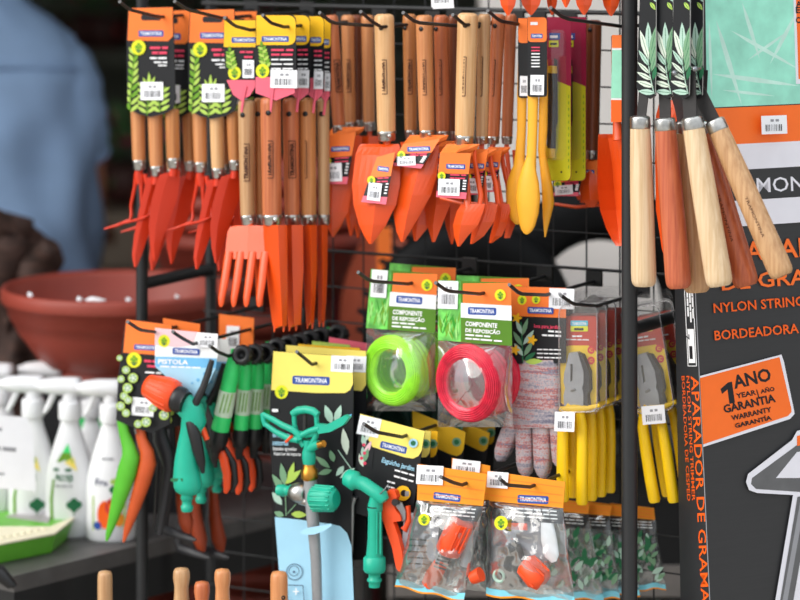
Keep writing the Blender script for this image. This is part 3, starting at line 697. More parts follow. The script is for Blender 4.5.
for tip_, bend, ent, dd, lb in (((120, 2), (129, 9.5), (159, 17), -.076, 'hook holding the leftmost three-tool garden sets'), ((175, 1.5), (187, 9.5), (222, 18), -.061, 'hook holding the second column of three-tool garden sets'),
    ((225, 18), (235, 26), (250, 30), -.087, 'hook holding the small orange hand fork'), ((263, 15.5), (271, 23), (284, 27), -.096, 'hook holding the notched orange weeders'),
    ((320, 13), (332, 23), (377, 26), .01, 'hook behind the yellow cards holding leaning trowels'), ((361, 12), (372, 21.5), (381, 27), -.042, 'hook holding the front orange trowel with hanging card'), ((403.5, 13), (416, 22.5), (459, 26), .0, 'hook holding the second tagged orange trowel'),
    ((453, 15), (460, 21), (465, 25), -.05, 'hook holding the pale handled cultivators'), ((488, 11), (500, 21), (523, 25), .03, 'hook holding the yellow plastic scoops'), ((551, 8), (564, 18.5), (626, 27), .06, 'hook holding the yellow and maroon pruning saws'),
    ((128, 322), (140, 330), (155, 332), -.099, 'hook holding the garden shears card'), ((173, 332), (181, 337.5), (193, 344), -.111, 'hook holding the spray gun card'), ((210, 346), (218, 352), (228, 356), -.08, 'hook holding the green spray wands'), ((297, 352), (305, 358.5), (312, 364.5), -.06, 'hook holding the yellow sprinkler card'),
    ((358.5, 272.5), (370, 281), (408, 284), -.01, 'hook holding the lime trimmer line'), ((436, 283), (447, 291), (480, 294), -.025, 'hook holding the red trimmer line'), ((509.5, 285), (520, 294), (546, 295), .022, 'hook holding the knitted gloves card'), ((561, 295.5), (573, 304), (597, 306), .03, 'hook holding the plier blister packs'),
    ((364, 424), (376, 432), (402, 437), -.056, 'hook holding the yellow hose nozzle card'), ((441, 477), (453, 482.5), (462, 485), -.082, 'hook holding the left connector bags'), ((500, 479), (507, 485), (530, 487), -.062, 'hook holding the right connector bags')):
    hook(tip_, bend, ent, dd, lb)

# ================================================================ helpers for hanging goods
def handle(m, pl, x0, y0, x1, y1, w0, w1, mt, off=0, seg=14, belly=0):
    q = []
    for tt, k in ((0, .62), (.008, .84), (.022, .97), (.06, 1), (.3, 1), (.6, 1), (.9, 1), (1, .98)):
        q.append((x0+(x1-x0)*tt, y0+(y1-y0)*tt, (w0+(w1-w0)*tt)*k*(1+belly*math.sin(math.pi*tt)), off))
    return m.bar(pl, q, mt, seg)
def stamp(parent, pl, x0, y0, x1, y1, w, ya, yb, side=-.15, off=0):
    """boxed brand stamp running up a round handle between rows ya (top) and yb (bottom)"""
    m = MB(); k = pl.k((x0+x1)/2, (ya+yb)/2); r = w/2*k*1.02
    ax = lambda y: x0+(x1-x0)*(y-y0)/(y1-y0)
    def fn(x, y):
        u = max(-.98, min(.98, (x-ax(y))/(w/2))); return pl.p(x, y, off+r*math.sqrt(1-u*u)+.0004)
    s = w*side; h = w*.30
    m.text(pl, 'TRAMONTINA', (ax(yb)+s+h*.4, yb-2), (ax(ya)+s+h*.4, ya+2), h*.86, M['stamp_ink'], .045, fn=fn)
    bx = [(-.75, 1), (.75, 1)]
    def strip(pts):
        vs = []; fs = []
        for (xa, ya_), (xb, yb_) in pts:
            n = 6; b = len(vs)
            for i in range(n+1):
                tt = i/n; x = xa+(xb-xa)*tt; y = ya_+(yb_-ya_)*tt
                L = math.hypot(xb-xa, yb_-ya_); nx, ny = -(yb_-ya_)/L*.4, (xb-xa)/L*.4
                vs += [fn(x+nx, y+ny), fn(x-nx, y-ny)]
            fs += [(b+2*i, b+2*i+1, b+2*i+3, b+2*i+2) for i in range(n)]
        m.add(vs, fs, M['stamp_ink'])
    l = s-h*.75; r_ = s+h*.75
    strip([((ax(ya)+l, ya), (ax(ya)+r_, ya)), ((ax(yb)+l, yb), (ax(yb)+r_, yb)), ((ax(ya)+l, ya), (ax(yb)+l, yb)), ((ax(ya)+r_, ya), (ax(yb)+r_, yb))])
    return part(parent, 'brand_stamp', m, 'dark boxed brand stamp')
def ferrule(m, pl, x0, y0, x1, y1, w, off=0):
    dx, dy = x1-x0, y1-y0
    m.bar(pl, [(x0, y0, w*.98, off), (x0+dx*.1, y0+dy*.1, w*1.04, off), (x0+dx*.3, y0+dy*.3, w*1.04, off), (x0+dx*.36, y0+dy*.36, w*.97, off), (x0+dx*.85, y0+dy*.85, w*.95, off), (x0+dx, y0+dy, w*.82, off)], M['ferrule_steel'], 16)
    k = pl.k(x0, y0); q = pl.p((x0+x1)/2+w*.12, (y0+y1)/2, off+w/2*k); m.lathe(q, [(.0001, .0012), (w*.12*k, .0004), (w*.14*k, -.001)], M['ferrule_steel'], 8, axis=pl.n)
def hole_shade(parent, pl, x, y, w, off):  # black disc on the handle stands in for the shade inside a hang hole
    m = MB(); k = pl.k(x, y); q = pl.p(x, y, off); m.lathe(q, [(w*k, -.002), (w*1.0*k, .0006), (.0001, .0007)], M['black_plastic'], 12, axis=pl.n); part(parent, 'hole_shade', m)
OP = None
def orange(): return M['orange_paint']

# ================================================================ three-tool sets, top left
FERN = []
for k_ in range(9):      # left stem, leaves rising to the right and left
    y_ = 112-7*k_; FERN += [(130+.4*k_, y_, min(143, 140-.3*k_), y_-9), (130+.4*k_, y_-2, 127.5+.2*k_, y_-9)]
for k_ in range(5): y_ = 113-6*k_; FERN += [(147, y_, 157, y_-7), (147, y_, 137, y_-6.5)]
for k_ in range(4): y_ = 111-6*k_; FERN += [(160, y_, 170, y_-6), (160, y_+1, 151, y_-5)]
FERN += [(149, 90, 149, 72), (149, 92, 155, 76), (149, 92, 143, 77), (150, 96, 161, 81), (152, 98, 165, 86), (149, 96, 139, 84)]
def tool_set(ox, oy, d, label, full=True, stick=True):
    pl = PL(d); X = lambda x: x+ox; Yy = lambda y: y+oy
    t = thing('garden_tool_set', label, 'tool set', pl.p(X(150), Yy(265)), 'three-tool garden sets on cards')
    sh = lambda ps: [(X(a), Yy(b)) for a, b in ps]
    m = MB(); out = sh([(128.5, 8), (173, 7), (174, 36), (175.5, 100), (173, 109), (164, 114), (150, 117), (138, 114), (127, 108), (126.5, 40)])
    m.prism(pl, out, .0007, M['black_card'], off=.016, holes=[sh(rrect(142, 15, 160, 20, 2, 2))]); c = part(t, 'card', m)
    p = MB(); p.off = .0163
    p.flat(pl, sh([(129, 8.3), (172.6, 7.3), (173, 36), (168, 41), (127.5, 40.5)]), M['orange_card'])
    p.flat(pl, sh(rrect(141, 14.5, 161, 20.5, 2, 2)), M['ink'])  # dark of the hang slot painted as a black patch
    p.brand(pl, X(151), Yy(33.5), 25, 6.2)
    for sx_, sy_, ex_, ey_ in FERN:
        p.leaf(pl, (X(sx_), Yy(sy_)), (X(ex_), Yy(ey_)), 3.7, M['leaf_lime'] if int(sx_+sy_) % 3 else M['leaf_green'])
    for q in ((129, 110, 134, 60), (147, 115, 149, 88), (160, 112, 158, 92)): p.line(pl, (X(q[0]), Yy(q[1])), (X(q[2]), Yy(q[3])), .9, M['leaf_green'])
    p.emblem(pl, X(138.5), Yy(47.5), 7.2)
    p.greek(pl, (X(150), Yy(49)), (X(169), Yy(49)), 2.4, M['pink_print'], 2); p.greek(pl, (X(152), Yy(54)), (X(168), Yy(54)), 2.4, M['pink_print'], 2)
    p.greek(pl, (X(150), Yy(59)), (X(168), Yy(59)), 1.8, M['white_print'], 2); p.greek(pl, (X(154), Yy(63)), (X(168), Yy(63)), 1.5, M['white_print'], 2); p.greek(pl, (X(158), Yy(66)), (X(168), Yy(66)), 1.2, M['white_print'], 1)
    part(c, 'print', p)
    if stick: part(c, 'price_sticker', MB().sticker(pl, X(140.5), Yy(82), X(163), Yy(100), 0, .0185, 3))
    if not full: return t
    # cultivator, narrow trowel, wide trowel
    for i, (hx, yb, w, mt) in enumerate(((139, 160, 15.5, 'wood_tan'), (156.5, 166, 15.5, 'wood_pale' if ox else 'wood_tan'), (173.5, 158, 15, 'wood_amber'))):
        m = MB(); y0 = (96, 98, 109)[i]; x0 = hx-1.5; handle(m, pl, X(x0), Yy(y0), X(hx), Yy(yb), w*.98, w*.86, M[mt]); part(t, 'handle', m)
        m = MB(); ferrule(m, pl, X(hx), Yy(yb), X(hx+.6), Yy(yb+10), w*.86); part(t, 'ferrule', m)
    m = MB()
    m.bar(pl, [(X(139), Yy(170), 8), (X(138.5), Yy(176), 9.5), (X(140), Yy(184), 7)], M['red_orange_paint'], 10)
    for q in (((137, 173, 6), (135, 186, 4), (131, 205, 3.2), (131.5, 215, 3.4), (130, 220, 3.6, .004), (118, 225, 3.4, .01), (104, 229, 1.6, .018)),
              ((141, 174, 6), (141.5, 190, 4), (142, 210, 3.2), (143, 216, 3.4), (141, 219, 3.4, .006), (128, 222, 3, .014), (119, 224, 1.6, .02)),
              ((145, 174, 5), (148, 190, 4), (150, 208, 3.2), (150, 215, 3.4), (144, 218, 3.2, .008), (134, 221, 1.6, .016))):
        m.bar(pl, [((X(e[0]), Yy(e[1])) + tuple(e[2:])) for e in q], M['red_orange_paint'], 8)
    part(t, 'cultivator_head', m, 'orange three-pronged cultivator head')
    m = MB(); pb = PL(d-.004, yaw=40, anchor=(X(146), Yy(220))); pw = PL(d-.010, yaw=48, anchor=(X(163), Yy(220)))
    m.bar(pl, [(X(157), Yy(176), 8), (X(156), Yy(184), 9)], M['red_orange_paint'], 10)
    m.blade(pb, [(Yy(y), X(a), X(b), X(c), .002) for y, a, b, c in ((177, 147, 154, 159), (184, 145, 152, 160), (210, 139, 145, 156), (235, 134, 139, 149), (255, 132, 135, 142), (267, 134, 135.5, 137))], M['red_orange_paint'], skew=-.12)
    part(t, 'narrow_blade', m, 'orange narrow trowel blade')
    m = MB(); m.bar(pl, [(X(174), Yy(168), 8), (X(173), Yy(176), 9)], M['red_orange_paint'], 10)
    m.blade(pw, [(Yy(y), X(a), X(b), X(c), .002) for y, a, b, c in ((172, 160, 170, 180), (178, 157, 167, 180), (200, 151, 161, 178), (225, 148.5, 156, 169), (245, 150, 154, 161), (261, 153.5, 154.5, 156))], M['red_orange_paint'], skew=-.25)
    part(t, 'wide_blade', m, 'orange wide trowel blade')
    return t
tool_set(0, 0, -.06, 'front three-tool garden set at the left end, cultivator prong sticking out left')
tool_set(17, 3, -.01, 'three-tool set mostly hidden between the two front tool sets', full=True, stick=True)
tool_set(61.5, 2, -.045, 'second front three-tool garden set, right of the leftmost one')
tool_set(84, 4, .02, 'rear three-tool set whose orange card top shows above the small forks')
# ================================================================ small fork and notched weeders
def header_card(t, pl, poly, cut, ox, oy, hdr='yellow_card', brandpos=None, off=.012, stk=None, pink=None, emb=None, slot=None):
    m = MB(); m.prism(pl, poly, .0006, M['black_card'], off=off, holes=[slot] if slot else []); c = part(t, 'card', m)
    p = MB(); p.off = off+.0003
    p.flat(pl, cut, M[hdr])
    if pink: p.flat(pl, pink, M['pink_card'])
    if brandpos: p.brand(pl, *brandpos)
    if emb: p.emblem(pl, *emb)
    return c, p
pl = PL(-.075)
t = thing('hand_fork', 'orange four-tined hand fork with pale wooden handle under a yellow card', 'fork', pl.p(243, 305))
c, p = header_card(t, pl, [(224, 20), (256, 20), (257, 84), (250, 96), (241, 101), (233, 95), (226, 80), (223.5, 47)], [(224.3, 20.3), (255.7, 20.3), (256, 47), (223.8, 47)], 0, 0, brandpos=(244, 40, 25, 5.6),
    slot=rrect(236, 28, 252, 32, 1.6, 2), pink=[(226.5, 80), (256.5, 80), (256.5, 85), (250, 95.5), (241, 100.5), (233, 94.6)], emb=(234.5, 73, 6.5))
p.frond(pl, (232, 70), (230, 52), 5, 8, 3, M['leaf_lime'], M['leaf_green']); p.greek(pl, (240, 53), (254, 53), 2, M['pink_print'], 2); p.greek(pl, (244, 58), (254, 58), 2, M['pink_print'], 1)
part(c, 'print', p); part(c, 'price_sticker', MB().sticker(pl, 242.5, 60, 254, 78, 0, .014))
m = MB(); m.bar(pl, [(246, 86, 3, .0135), (243, 100, 3, .0135), (241.5, 112, 3, .0125)], M['pink_card'], 6, sq=.2); part(t, 'card_tie', m, 'pink card tie')
hw = (246.5, 100, 248, 216)
m = MB(); handle(m, pl, *hw, 17.5, 15.5, M['wood_light_brown']); part(t, 'handle', m); stamp(t, pl, *hw, 16.8, 144, 181, -.1); hole_shade(t, pl, 242.5, 115, 2.6, .012)
m = MB(); ferrule(m, pl, 248, 215, 249, 225, 15.6); part(t, 'ferrule', m)
m = MB(); plf = PL(-.08, tilt=14, anchor=(248, 225))
m.bar(plf, [(249, 224, 10), (249, 228, 9), (249, 240, 5.5, .001), (248, 250, 2, .001)], orange(), 10, sq=.5)
body = [(233, 226), (266, 226), (269, 232), (269, 262), (224, 262), (226, 240), (228, 230)]
m.blade(plf, [(y, a, (a+b)/2, b, .004) for y, a, b in ((225.5, 235, 263), (227, 230, 267), (232, 227.5, 269), (245, 226, 269), (254, 225, 269.5), (259, 224.5, 269.5))], orange(), sub=4)
for a, b in ((228, 221), (240, 233.5), (252, 246), (264.5, 259)):
    m.bar(plf, [(a+.8, 252, 9, .002), (a-.6, 262, 9.6, .004), ((a+b)/2, 282, 9.4, .006), (b+.5, 298, 8, .006), (b+.2, 304, 6, .006), (b, 307, 2.5, .006)], orange(), 12, sq=.55)
part(t, 'fork_head', m, 'orange fork head with four tines')
# notched weeders
def weeder(d, hx0, hx1, yt, w, mt, rows, label, card, sidx, notch=True):
    pl = PL(d); t = thing('hand_weeder', label, 'weeder', pl.p((rows[-1][1]+rows[-1][3])/2, rows[-1][0]), 'orange notched weeders with wooden handles')
    m = MB(); handle(m, pl, hx0, yt, hx1, 215, w, w*.93, M[mt]); part(t, 'handle', m)
    if sidx is not None: stamp(t, pl, hx0, yt, hx1, 215, w*.96, 141, 178, sidx)
    hole_shade(t, pl, hx0-w*.12, yt+16, 2.6, w/2*pl.k(hx0, yt)*.96)
    m = MB(); ferrule(m, pl, hx1, 214.5, hx1+.4, 225, w*.95); part(t, 'ferrule', m)
    m = MB(); pf = PL(d-.004)
    for y, a, b, c_, bl in (): pass
    m.blade(pf, [(y, a, b+(c_-a)*.08, c_, .013) for y, a, b, c_ in rows], orange(), sub=4)
    y, a, b, c_ = rows[-1]
    for u in (a, c_-(c_-b)*.8) if notch else (): m.bar(pf, [(u+1.5, y-2, 3, .002), (u+1.5, y+4, 2.4, .002), (u+1.2, y+6, 1, .002)], orange(), 6, sq=.5)
    m.blade(pf, [(rows[-1][0]-1, rows[-1][1]+.5, rows[-1][2], rows[-1][3]-.5, .010), (rows[-1][0]+2.5, rows[-1][1]+1.5, rows[-1][1]+2.5, rows[-1][1]+3.5, .004)], orange(), sub=2)
    part(t, 'notched_blade', m, 'orange gutter-shaped blade with a notched end')
    if card: card(t, pl)
    return t
def ycard(x0, x1, y0, lab, front, w_em, hdr='yellow_card'):
    def f(t, pl):
        W = x1-x0
        c, p = header_card(t, pl, rrect(x0, y0, x1, y0+72, min(5, W/3), 3, 'b')[:-1]+[(x1-1, y0+78), (x0+W*.5, y0+86), (x0-1, y0+78)], rrect(x0+.3, y0+.3, x1-.3, y0+30, min(7, W/3), 3, 'bc'), 0, 0, hdr=hdr,
            off=.011, slot=rrect(x0+W*.30, y0+10, x0+W*.7, y0+14.5, 1.5, 2) if W > 24 else None,
            pink=[(x0-.5, y0+62), (x1-.8, y0+62), (x1-1.2, y0+78), (x0+W*.5, y0+85.5), (x0-.5, y0+78)], brandpos=(x0+W*.48, y0+24, W*.68, 5.8))
        if front:
            p.frond(pl, (x0+10, y0+54), (x0+6, y0+32), 6, 8, 3.2, M['leaf_lime'], M['leaf_green']); p.emblem(pl, x0+6.5, y0+56, 6.8)
        for k, mm in enumerate(('pink_print', 'pink_print', 'white_print', 'white_print', 'white_print')): p.greek(pl, (x0+W*.38, y0+36+4.6*k), (x1-1.5, y0+36+4.6*k), 2.0 if k < 2 else 1.4, M[mm], 2)
        part(c, 'print', p); part(c, 'price_sticker', MB().sticker(pl, x0+W*.36, y0+55, x1+1 if W > 30 else x1-1, y0+73, 1, .0135, int(x0)))
        m = MB(); xx = x0+W*.38; m.bar(pl, [(xx+2, y0+72, 3.2, .0122), (xx, y0+88, 3.2, .0125), (xx-1, y0+97, 3, .0122)], M['pink_card'], 6, sq=.2); part(t, 'card_tie', m, 'pink card tie')
    return f
rowsA = [(225, 263, 276, 287), (250, 264.5, 277, 287.5), (290, 268, 279, 287.5), (322, 272, 281, 287), (326, 273, 281, 287)]
weeder(-.085, 270.5, 272, 97, 21, 'wood_rose', rowsA, 'front orange weeder with reddish wooden handle and yellow card', ycard(256, 296, 15, '', True, 1), -.13)
weeder(-.05, 290.5, 292, 98, 16.5, 'wood_rose', [(225, 283, 290, 303), (270, 285, 291, 303.5), (300, 286.5, 292, 302), (325, 288, 293, 301)], 'second orange weeder in the row, dark reddish handle', ycard(290, 310, 15, '', False, 0), .05)
weeder(-.03, 307, 308.5, 98, 17.5, 'wood_amber', [(225, 302, 309, 317), (270, 303.5, 310, 317), (300, 304.5, 311, 315.5), (323, 306, 310, 314)], 'third orange weeder in the row, amber handle', ycard(308, 324, 16, '', False, 0), -.3)
weeder(-.01, 323, 324, 98, 13, 'wood_light_brown', [(225, 317, 321, 328), (270, 317.5, 322, 327.5), (300, 318, 322, 326.5), (321, 318, 321, 325)], 'last orange weeder of the row next to the trowel card', ycard(321, 331, 18, '', False, 0), None)
weeder(-.055, 258.5, 260, 98, 9, 'wood_amber', [(225, 254, 258, 262), (270, 255, 259, 263), (300, 256, 260, 263)], 'orange weeder half hidden between the fork and the front weeder', None, None)
# ================================================================ trowels and cultivators, top middle
def trowel(d, hnd, w, mt, fer, rows, label, card=None, st=None, tilt=18, hole=None, head=None, group='orange trowels with wooden handles'):
    pl = PL(d); t = thing('hand_trowel', label, 'trowel', pl.p(fer[0], 240), group)
    x0, y0, x1, y1 = hnd
    m = MB(); handle(m, pl, x0, y0, x1, y1, w, w*.93, M[mt]); part(t, 'handle', m)
    if st: stamp(t, pl, *hnd, w*.96, st[0], st[1], st[2])
    if hole: hole_shade(t, pl, hole[0], hole[1], 2.4, w/2*pl.k(x0, y0)*.95)
    m = MB(); ferrule(m, pl, *fer, w*.92); part(t, 'ferrule', m)
    m = MB(); pf = PL(d, tilt=tilt, anchor=(fer[2], fer[3])); ex, ey = fer[2], fer[3]
    m.bar(pf, [(ex, ey-2, w*.5), (ex-.5, ey+5, w*.42), (rows[0][2], rows[0][0]+5, w*.4, .003)], orange(), 10, sq=.6)
    m.blade(pf, [(y, a, b, c, bl*1.7) for y, a, b, c, bl in rows], orange(), sub=4)
    part(t, 'blade', m, 'orange pointed blade with a centre crease')
    if card: card(t, pf)
    return t
def fold_card(q, ang, off=.021, narrow=False, k=0):
    """card folded over the trowel's neck: q = top-left, top-right, bottom-right, bottom-left"""
    def f(t, pl):
        A, B, C, D = q; e = lambda u, v: (lerp(lerp(A, B, u), lerp(D, C, u), v))
        m = MB(); m.prism(pl, [A, B, C, D], .0006, M['black_card'], off=off)
        m.blade(pl, [(A[1]-9, A[0]+7, (A[0]+B[0])/2+8, B[0]+9, off-.014), (A[1]-4, A[0]+3, (A[0]+B[0])/2+4, B[0]+6, off-.004), (A[1], A[0], (A[0]+B[0])/2, B[0], off)], M['orange_card'], sub=2) if k == 0 else None
        c = part(t, 'card', m); p = MB(); p.off = off+.0003
        p.flat(pl, [e(0, 0), e(1, 0), e(1, .46), e(0, .46)], M['orange_card']); p.flat(pl, [e(0, .86), e(1, .86), e(1, 1), e(0, 1)], M['pink_card'])
        W = math.hypot(B[0]-A[0], B[1]-A[1]); cc = e(.55, .30); p.brand(pl, cc[0], cc[1], W*.62, 5, ang)
        for v in (.5, .57): p.greek(pl, e(.4, v), e(.95, v), 1.3, M['pink_print'], 2)
        for v in (.62, .68, .74, .8): p.greek(pl, e(.84, v), e(.97, v), 1.4, M['white_print'], 1)
        ce = e(.12, .52); p.emblem(pl, ce[0], ce[1], 4)
        part(c, 'print', p); a, b = e(.02, .6), e(.78, .95)
        part(c, 'price_sticker', MB().sticker(pl, a[0], e(.4, .58)[1], b[0], e(.4, .95)[1], ang, off+.002, int(A[0])))
    return f
trowel(.03, (331, 15, 339, 125), 14, 'wood_rose', (339, 125, 339, 134), [(136, 333, 338, 352, .004), (150, 329, 334, 353, .006), (190, 326, 332, 352, .008), (212, 325, 331, 348, .008), (228, 328, 332, 340, .005), (237, 332, 333, 334, .001)],
    'left orange trowel with large folded card beside the weeders', fold_card([(326, 136), (356, 132), (347, 184), (322, 184)], -2), st=(60, 92, .2), tilt=6)
trowel(.075, (347.5, 15, 350, 122), 13, 'wood_tan', (350, 122, 350.5, 131), [(136, 343, 350, 362, .004), (170, 340, 348, 362, .006), (215, 345, 350, 358, .005), (236, 350, 351, 352, .001)], 'second trowel behind the left tagged trowel, tan handle', tilt=6, st=(60, 92, -.1))
trowel(.095, (356, 15, 357.5, 120), 12, 'wood_brown', (357.5, 120, 358, 129), [(136, 350, 357, 367, .004), (170, 348, 356, 368, .006), (215, 352, 357, 365, .005), (238, 357, 358, 359, .001)], 'dark brown handled trowel behind the front trowels', tilt=6)
trowel(.085, (367.5, 15, 369, 122), 13, 'wood_tan', (369, 122, 370, 131), [(136, 362, 369, 379, .004), (170, 360, 368, 380, .006), (215, 364, 369, 377, .005), (238, 369, 370, 371, .001)], 'tan handled trowel directly left of the bright front trowel', tilt=6)
trowel(-.03, (384, 14, 386.5, 132), 20, 'wood_pale', (386.5, 131, 387, 141), [(144, 361, 381, 399, .002), (147, 358.5, 380, 400, .005), (155, 355.5, 379, 400.5, .008), (185, 352, 376.5, 400, .010), (205, 353.5, 375, 396, .010), (225, 359, 373, 386, .007), (236, 364, 371.5, 378, .004), (244, 369, 370.5, 372, .001)],
    'bright front orange trowel with a small tilted card on its blade', fold_card([(377, 157), (395, 152), (386, 204.5), (361, 202)], 7, k=1), st=(60, 94, -.15), hole=(381, 28))
trowel(.03, (409.5, 14, 411, 130), 14, 'wood_amber', (411, 130, 411.5, 139), [(142, 400, 408, 424, .003), (160, 405, 412, 438, .006), (200, 410, 420, 441, .008), (225, 411, 417, 430, .006), (241, 414, 415.5, 417, .001)], 'amber handled trowel right of the dark gap', st=(60, 94, -.1), hole=(405, 28))
trowel(-.02, (424, 15, 427, 131), 17, 'wood_tan', (427, 130, 427.5, 139), [(143, 415, 424, 439, .003), (150, 410, 422, 439, .006), (175, 398, 417, 437, .009), (195, 394.5, 412, 431, .010), (215, 393.5, 407, 420, .008), (232, 396.5, 404, 410, .004), (242, 401, 402, 403.5, .001)],
    'second bright orange trowel with a wide card lying over its neck', fold_card([(403, 144), (440, 139), (421, 168.5), (392, 165.5)], -2), st=(60, 95, -.2), hole=(421, 29))
trowel(.02, (441, 15, 443, 131), 15, 'wood_rose', (443, 131, 443.5, 140), [(144, 434, 440, 453, .003), (175, 424, 438, 455, .008), (205, 424, 436, 450, .008), (225, 427, 433, 442, .005), (242, 432, 433.5, 435, .001)], 'rose handled trowel behind the wide-card trowel', st=(60, 95, -.25), hole=(436, 29), card=fold_card([(432, 150), (452, 143), (448, 176), (428, 178)], -4))
trowel(.05, (453.5, 15, 455, 131), 11, 'wood_brown', (455, 131, 455.5, 140), [(144, 446, 452, 463, .003), (175, 440, 450, 466, .008), (205, 442, 450, 462, .008), (228, 446, 450, 457, .005), (244, 451, 452, 453, .001)], 'dark narrow handled trowel left of the pale cultivator handle')
def cultivator(d, hnd, w, mt, fer, label, qcard, bars, rows, st=None, hole=None, frontcard=True):
    t = trowel(d, hnd, w, mt, fer, rows, label, None, st, 10, hole, group='orange trowel and cultivator pairs'); t.name = 'hand_cultivator'; t['category'] = 'cultivator'
    pl = PL(d-.006); ORG[t.name] = Vector(t.location)
    if qcard: fold_card(qcard, 2, .020)(t, pl)
    m = MB()
    for bpts in bars: m.bar(PL(d), bpts, orange(), 8, sq=.6)
    part(t, 'prongs', m, 'orange bent prongs')
    return t
cultivator(-.04, (468, 13, 464.5, 136), 21, 'wood_pale', (464.5, 135, 464, 146), 'pale handled orange cultivator with the front large card', [(440, 153), (471, 153), (466, 199), (436, 197)],
    [[(475, 150, 4, .004), (474.5, 160, 5.5, .004), (478, 180, 6, .006), (481, 195, 6, .008), (480, 204, 6, .01)], [(440, 198, 3), (460, 203, 3.4, .004), (482, 206, 3.4, .008)]],
    [(204, 461, 468, 485, .003), (212, 456.5, 464, 483, .005), (225, 453, 460.5, 478, .006), (236, 454, 459, 468, .004), (246.5, 457.5, 458.5, 460, .001)], st=(57, 96, -.25), hole=(465, 25.5))
cultivator(-.01, (484.5, 14, 482, 137), 13, 'wood_light_brown', (482, 136, 482, 144), 'light brown handled cultivator second behind the front card', [(466, 158), (488, 150), (482, 194), (464, 196)],
    [[(490, 150, 4, .004), (491, 165, 5.5, .004), (496, 185, 6, .006), (498, 204, 6, .008)], [(470, 203, 3), (498, 206, 3.4, .006)]],
    [(204, 480, 486, 498, .003), (222, 474, 482, 494, .006), (236, 471, 476, 484, .004), (244, 470, 471.5, 473, .001)], st=(57, 96, -.3), hole=(478.5, 26))
cultivator(.02, (498.5, 14, 493, 137), 14, 'wood_rose', (493, 136, 493, 144), 'rose handled cultivator third behind the front card', [(482, 156), (502, 150), (496, 192), (480, 192)],
    [[(502, 150, 4, .004), (503, 165, 5.5, .004), (508, 185, 6, .006), (509, 200, 6, .008)], [(484, 203, 3), (510, 205, 3.4, .006)]],
    [(204, 498, 502, 512, .003), (222, 494, 500, 508, .006), (236, 490, 495, 502, .004), (243, 489, 490.5, 492, .001)], st=(60, 96, -.3), hole=(495, 26))
cultivator(.05, (511, 14, 507, 137), 12, 'wood_rose', (507, 136, 507, 144), 'reddish handled cultivator next to the yellow scoops', None,
    [[(514, 150, 4), (516, 175, 5.5), (520, 200, 6)], [(500, 203, 3), (522, 205, 3.4)]], [(204, 510, 513, 520, .003), (225, 506, 510, 515, .006), (238, 504, 507, 510, .001)])
# ================================================================ yellow scoops
def scoop(d, st_, bowl, label, card=None, side=False):
    pl = PL(d); t = thing('plastic_scoop', label, 'scoop', pl.p(bowl[-1][1], bowl[-1][0]), 'yellow plastic scoops')
    m = MB(); m.bar(pl, st_, M['yellow_scoop_plastic'], 12, sq=.5); part(t, 'handle', m)
    m = MB(); m.bar(pl, [((r[1]+r[3])/2, r[0], max(1, r[3]-r[1]), .002) for r in bowl], M['yellow_scoop_plastic'], 20, sq=.42 if not side else .8)
    part(t, 'scoop_bowl', m)
    if card: card(t, pl)
    return t
def scard(x0, x1, y0, w, vis):
    def f(t, pl):
        m = MB(); m.prism(pl, rrect(x0, y0, x1, y0+80, 2.5, 2), .0006, M['black_card'], off=.008, holes=[rrect(x0+w*.35, y0+6, x0+w*.8, y0+10, 1.5, 2)] if w > 14 else []); c = part(t, 'card', m)
        p = MB(); p.off = .0083; p.flat(pl, rrect(x0+.3, y0+.3, x1-.3, y0+25, 3, 2, 'bcd'), M['orange_card'])
        if vis:
            p.brand(pl, (x0+x1)/2-.5, y0+19, w*.62, 4.6); p.greek(pl, (x0+3, y0+8), (x0+w*.6, y0+8), 3, M['white_print'], 1)
            for k in range(7): p.greek(pl, (x0+w*.2, y0+31+3.2*k), (x0+w*.72, y0+31+3.2*k), 1.2, M['pink_print' if k < 2 else 'white_print'], 1)
        part(c, 'print', p); part(c, 'price_sticker', MB().sticker(pl, x0+w*.15, y0+58, x1-w*.16, y0+78, 1, .01, 5))
    return f
scoop(.012, [(522, 60, 9), (522, 95, 11), (521.5, 130, 10), (520, 155, 11), (519, 168, 14)], [(160, 516, 520, 525, .0), (170, 511, 519, 527, -.002), (182, 506, 517, 529, -.005), (195, 504.5, 517, 530, -.007), (210, 505.5, 516, 529, -.005), (217, 508, 516, 527, -.002), (222, 510.5, 515, 522, 0), (224, 514, 515, 517, 0)],
    'rear yellow plastic scoop, its bowl showing left of the front scoop', scard(518, 530, 18, 12, False))
scoop(-.012, [(533, 60, 11), (533, 95, 12), (532.5, 130, 11), (531.5, 155, 11), (530, 168, 14)], [(158, 526, 530, 535, 0), (170, 521, 529, 537, -.002), (182, 516.5, 528, 540, -.005), (197, 514.5, 528, 541.5, -.008), (212, 516, 527, 540, -.007), (225, 518.5, 527, 536, -.003), (230, 520.5, 527, 533, -.003), (233, 523, 527, 530.5, 0), (234.5, 526, 527, 528, 0)],
    'front yellow plastic scoop with rounded bowl', scard(527.5, 547, 17, 19, True))
scoop(.03, [(543.5, 60, 9), (543.5, 95, 10), (543, 130, 10), (542, 150, 9), (543, 165, 8)], [(158, 539, 542, 547, .002), (172, 540, 543, 550, .005), (188, 541.5, 545, 553, .009), (203, 542, 546, 554.5, .010), (217, 542.5, 545, 551, .006), (228, 543.5, 545, 548, .003), (237, 544.3, 545, 545.8, 0)],
    'yellow plastic scoop turned sideways beside the pruning saws', None, True)
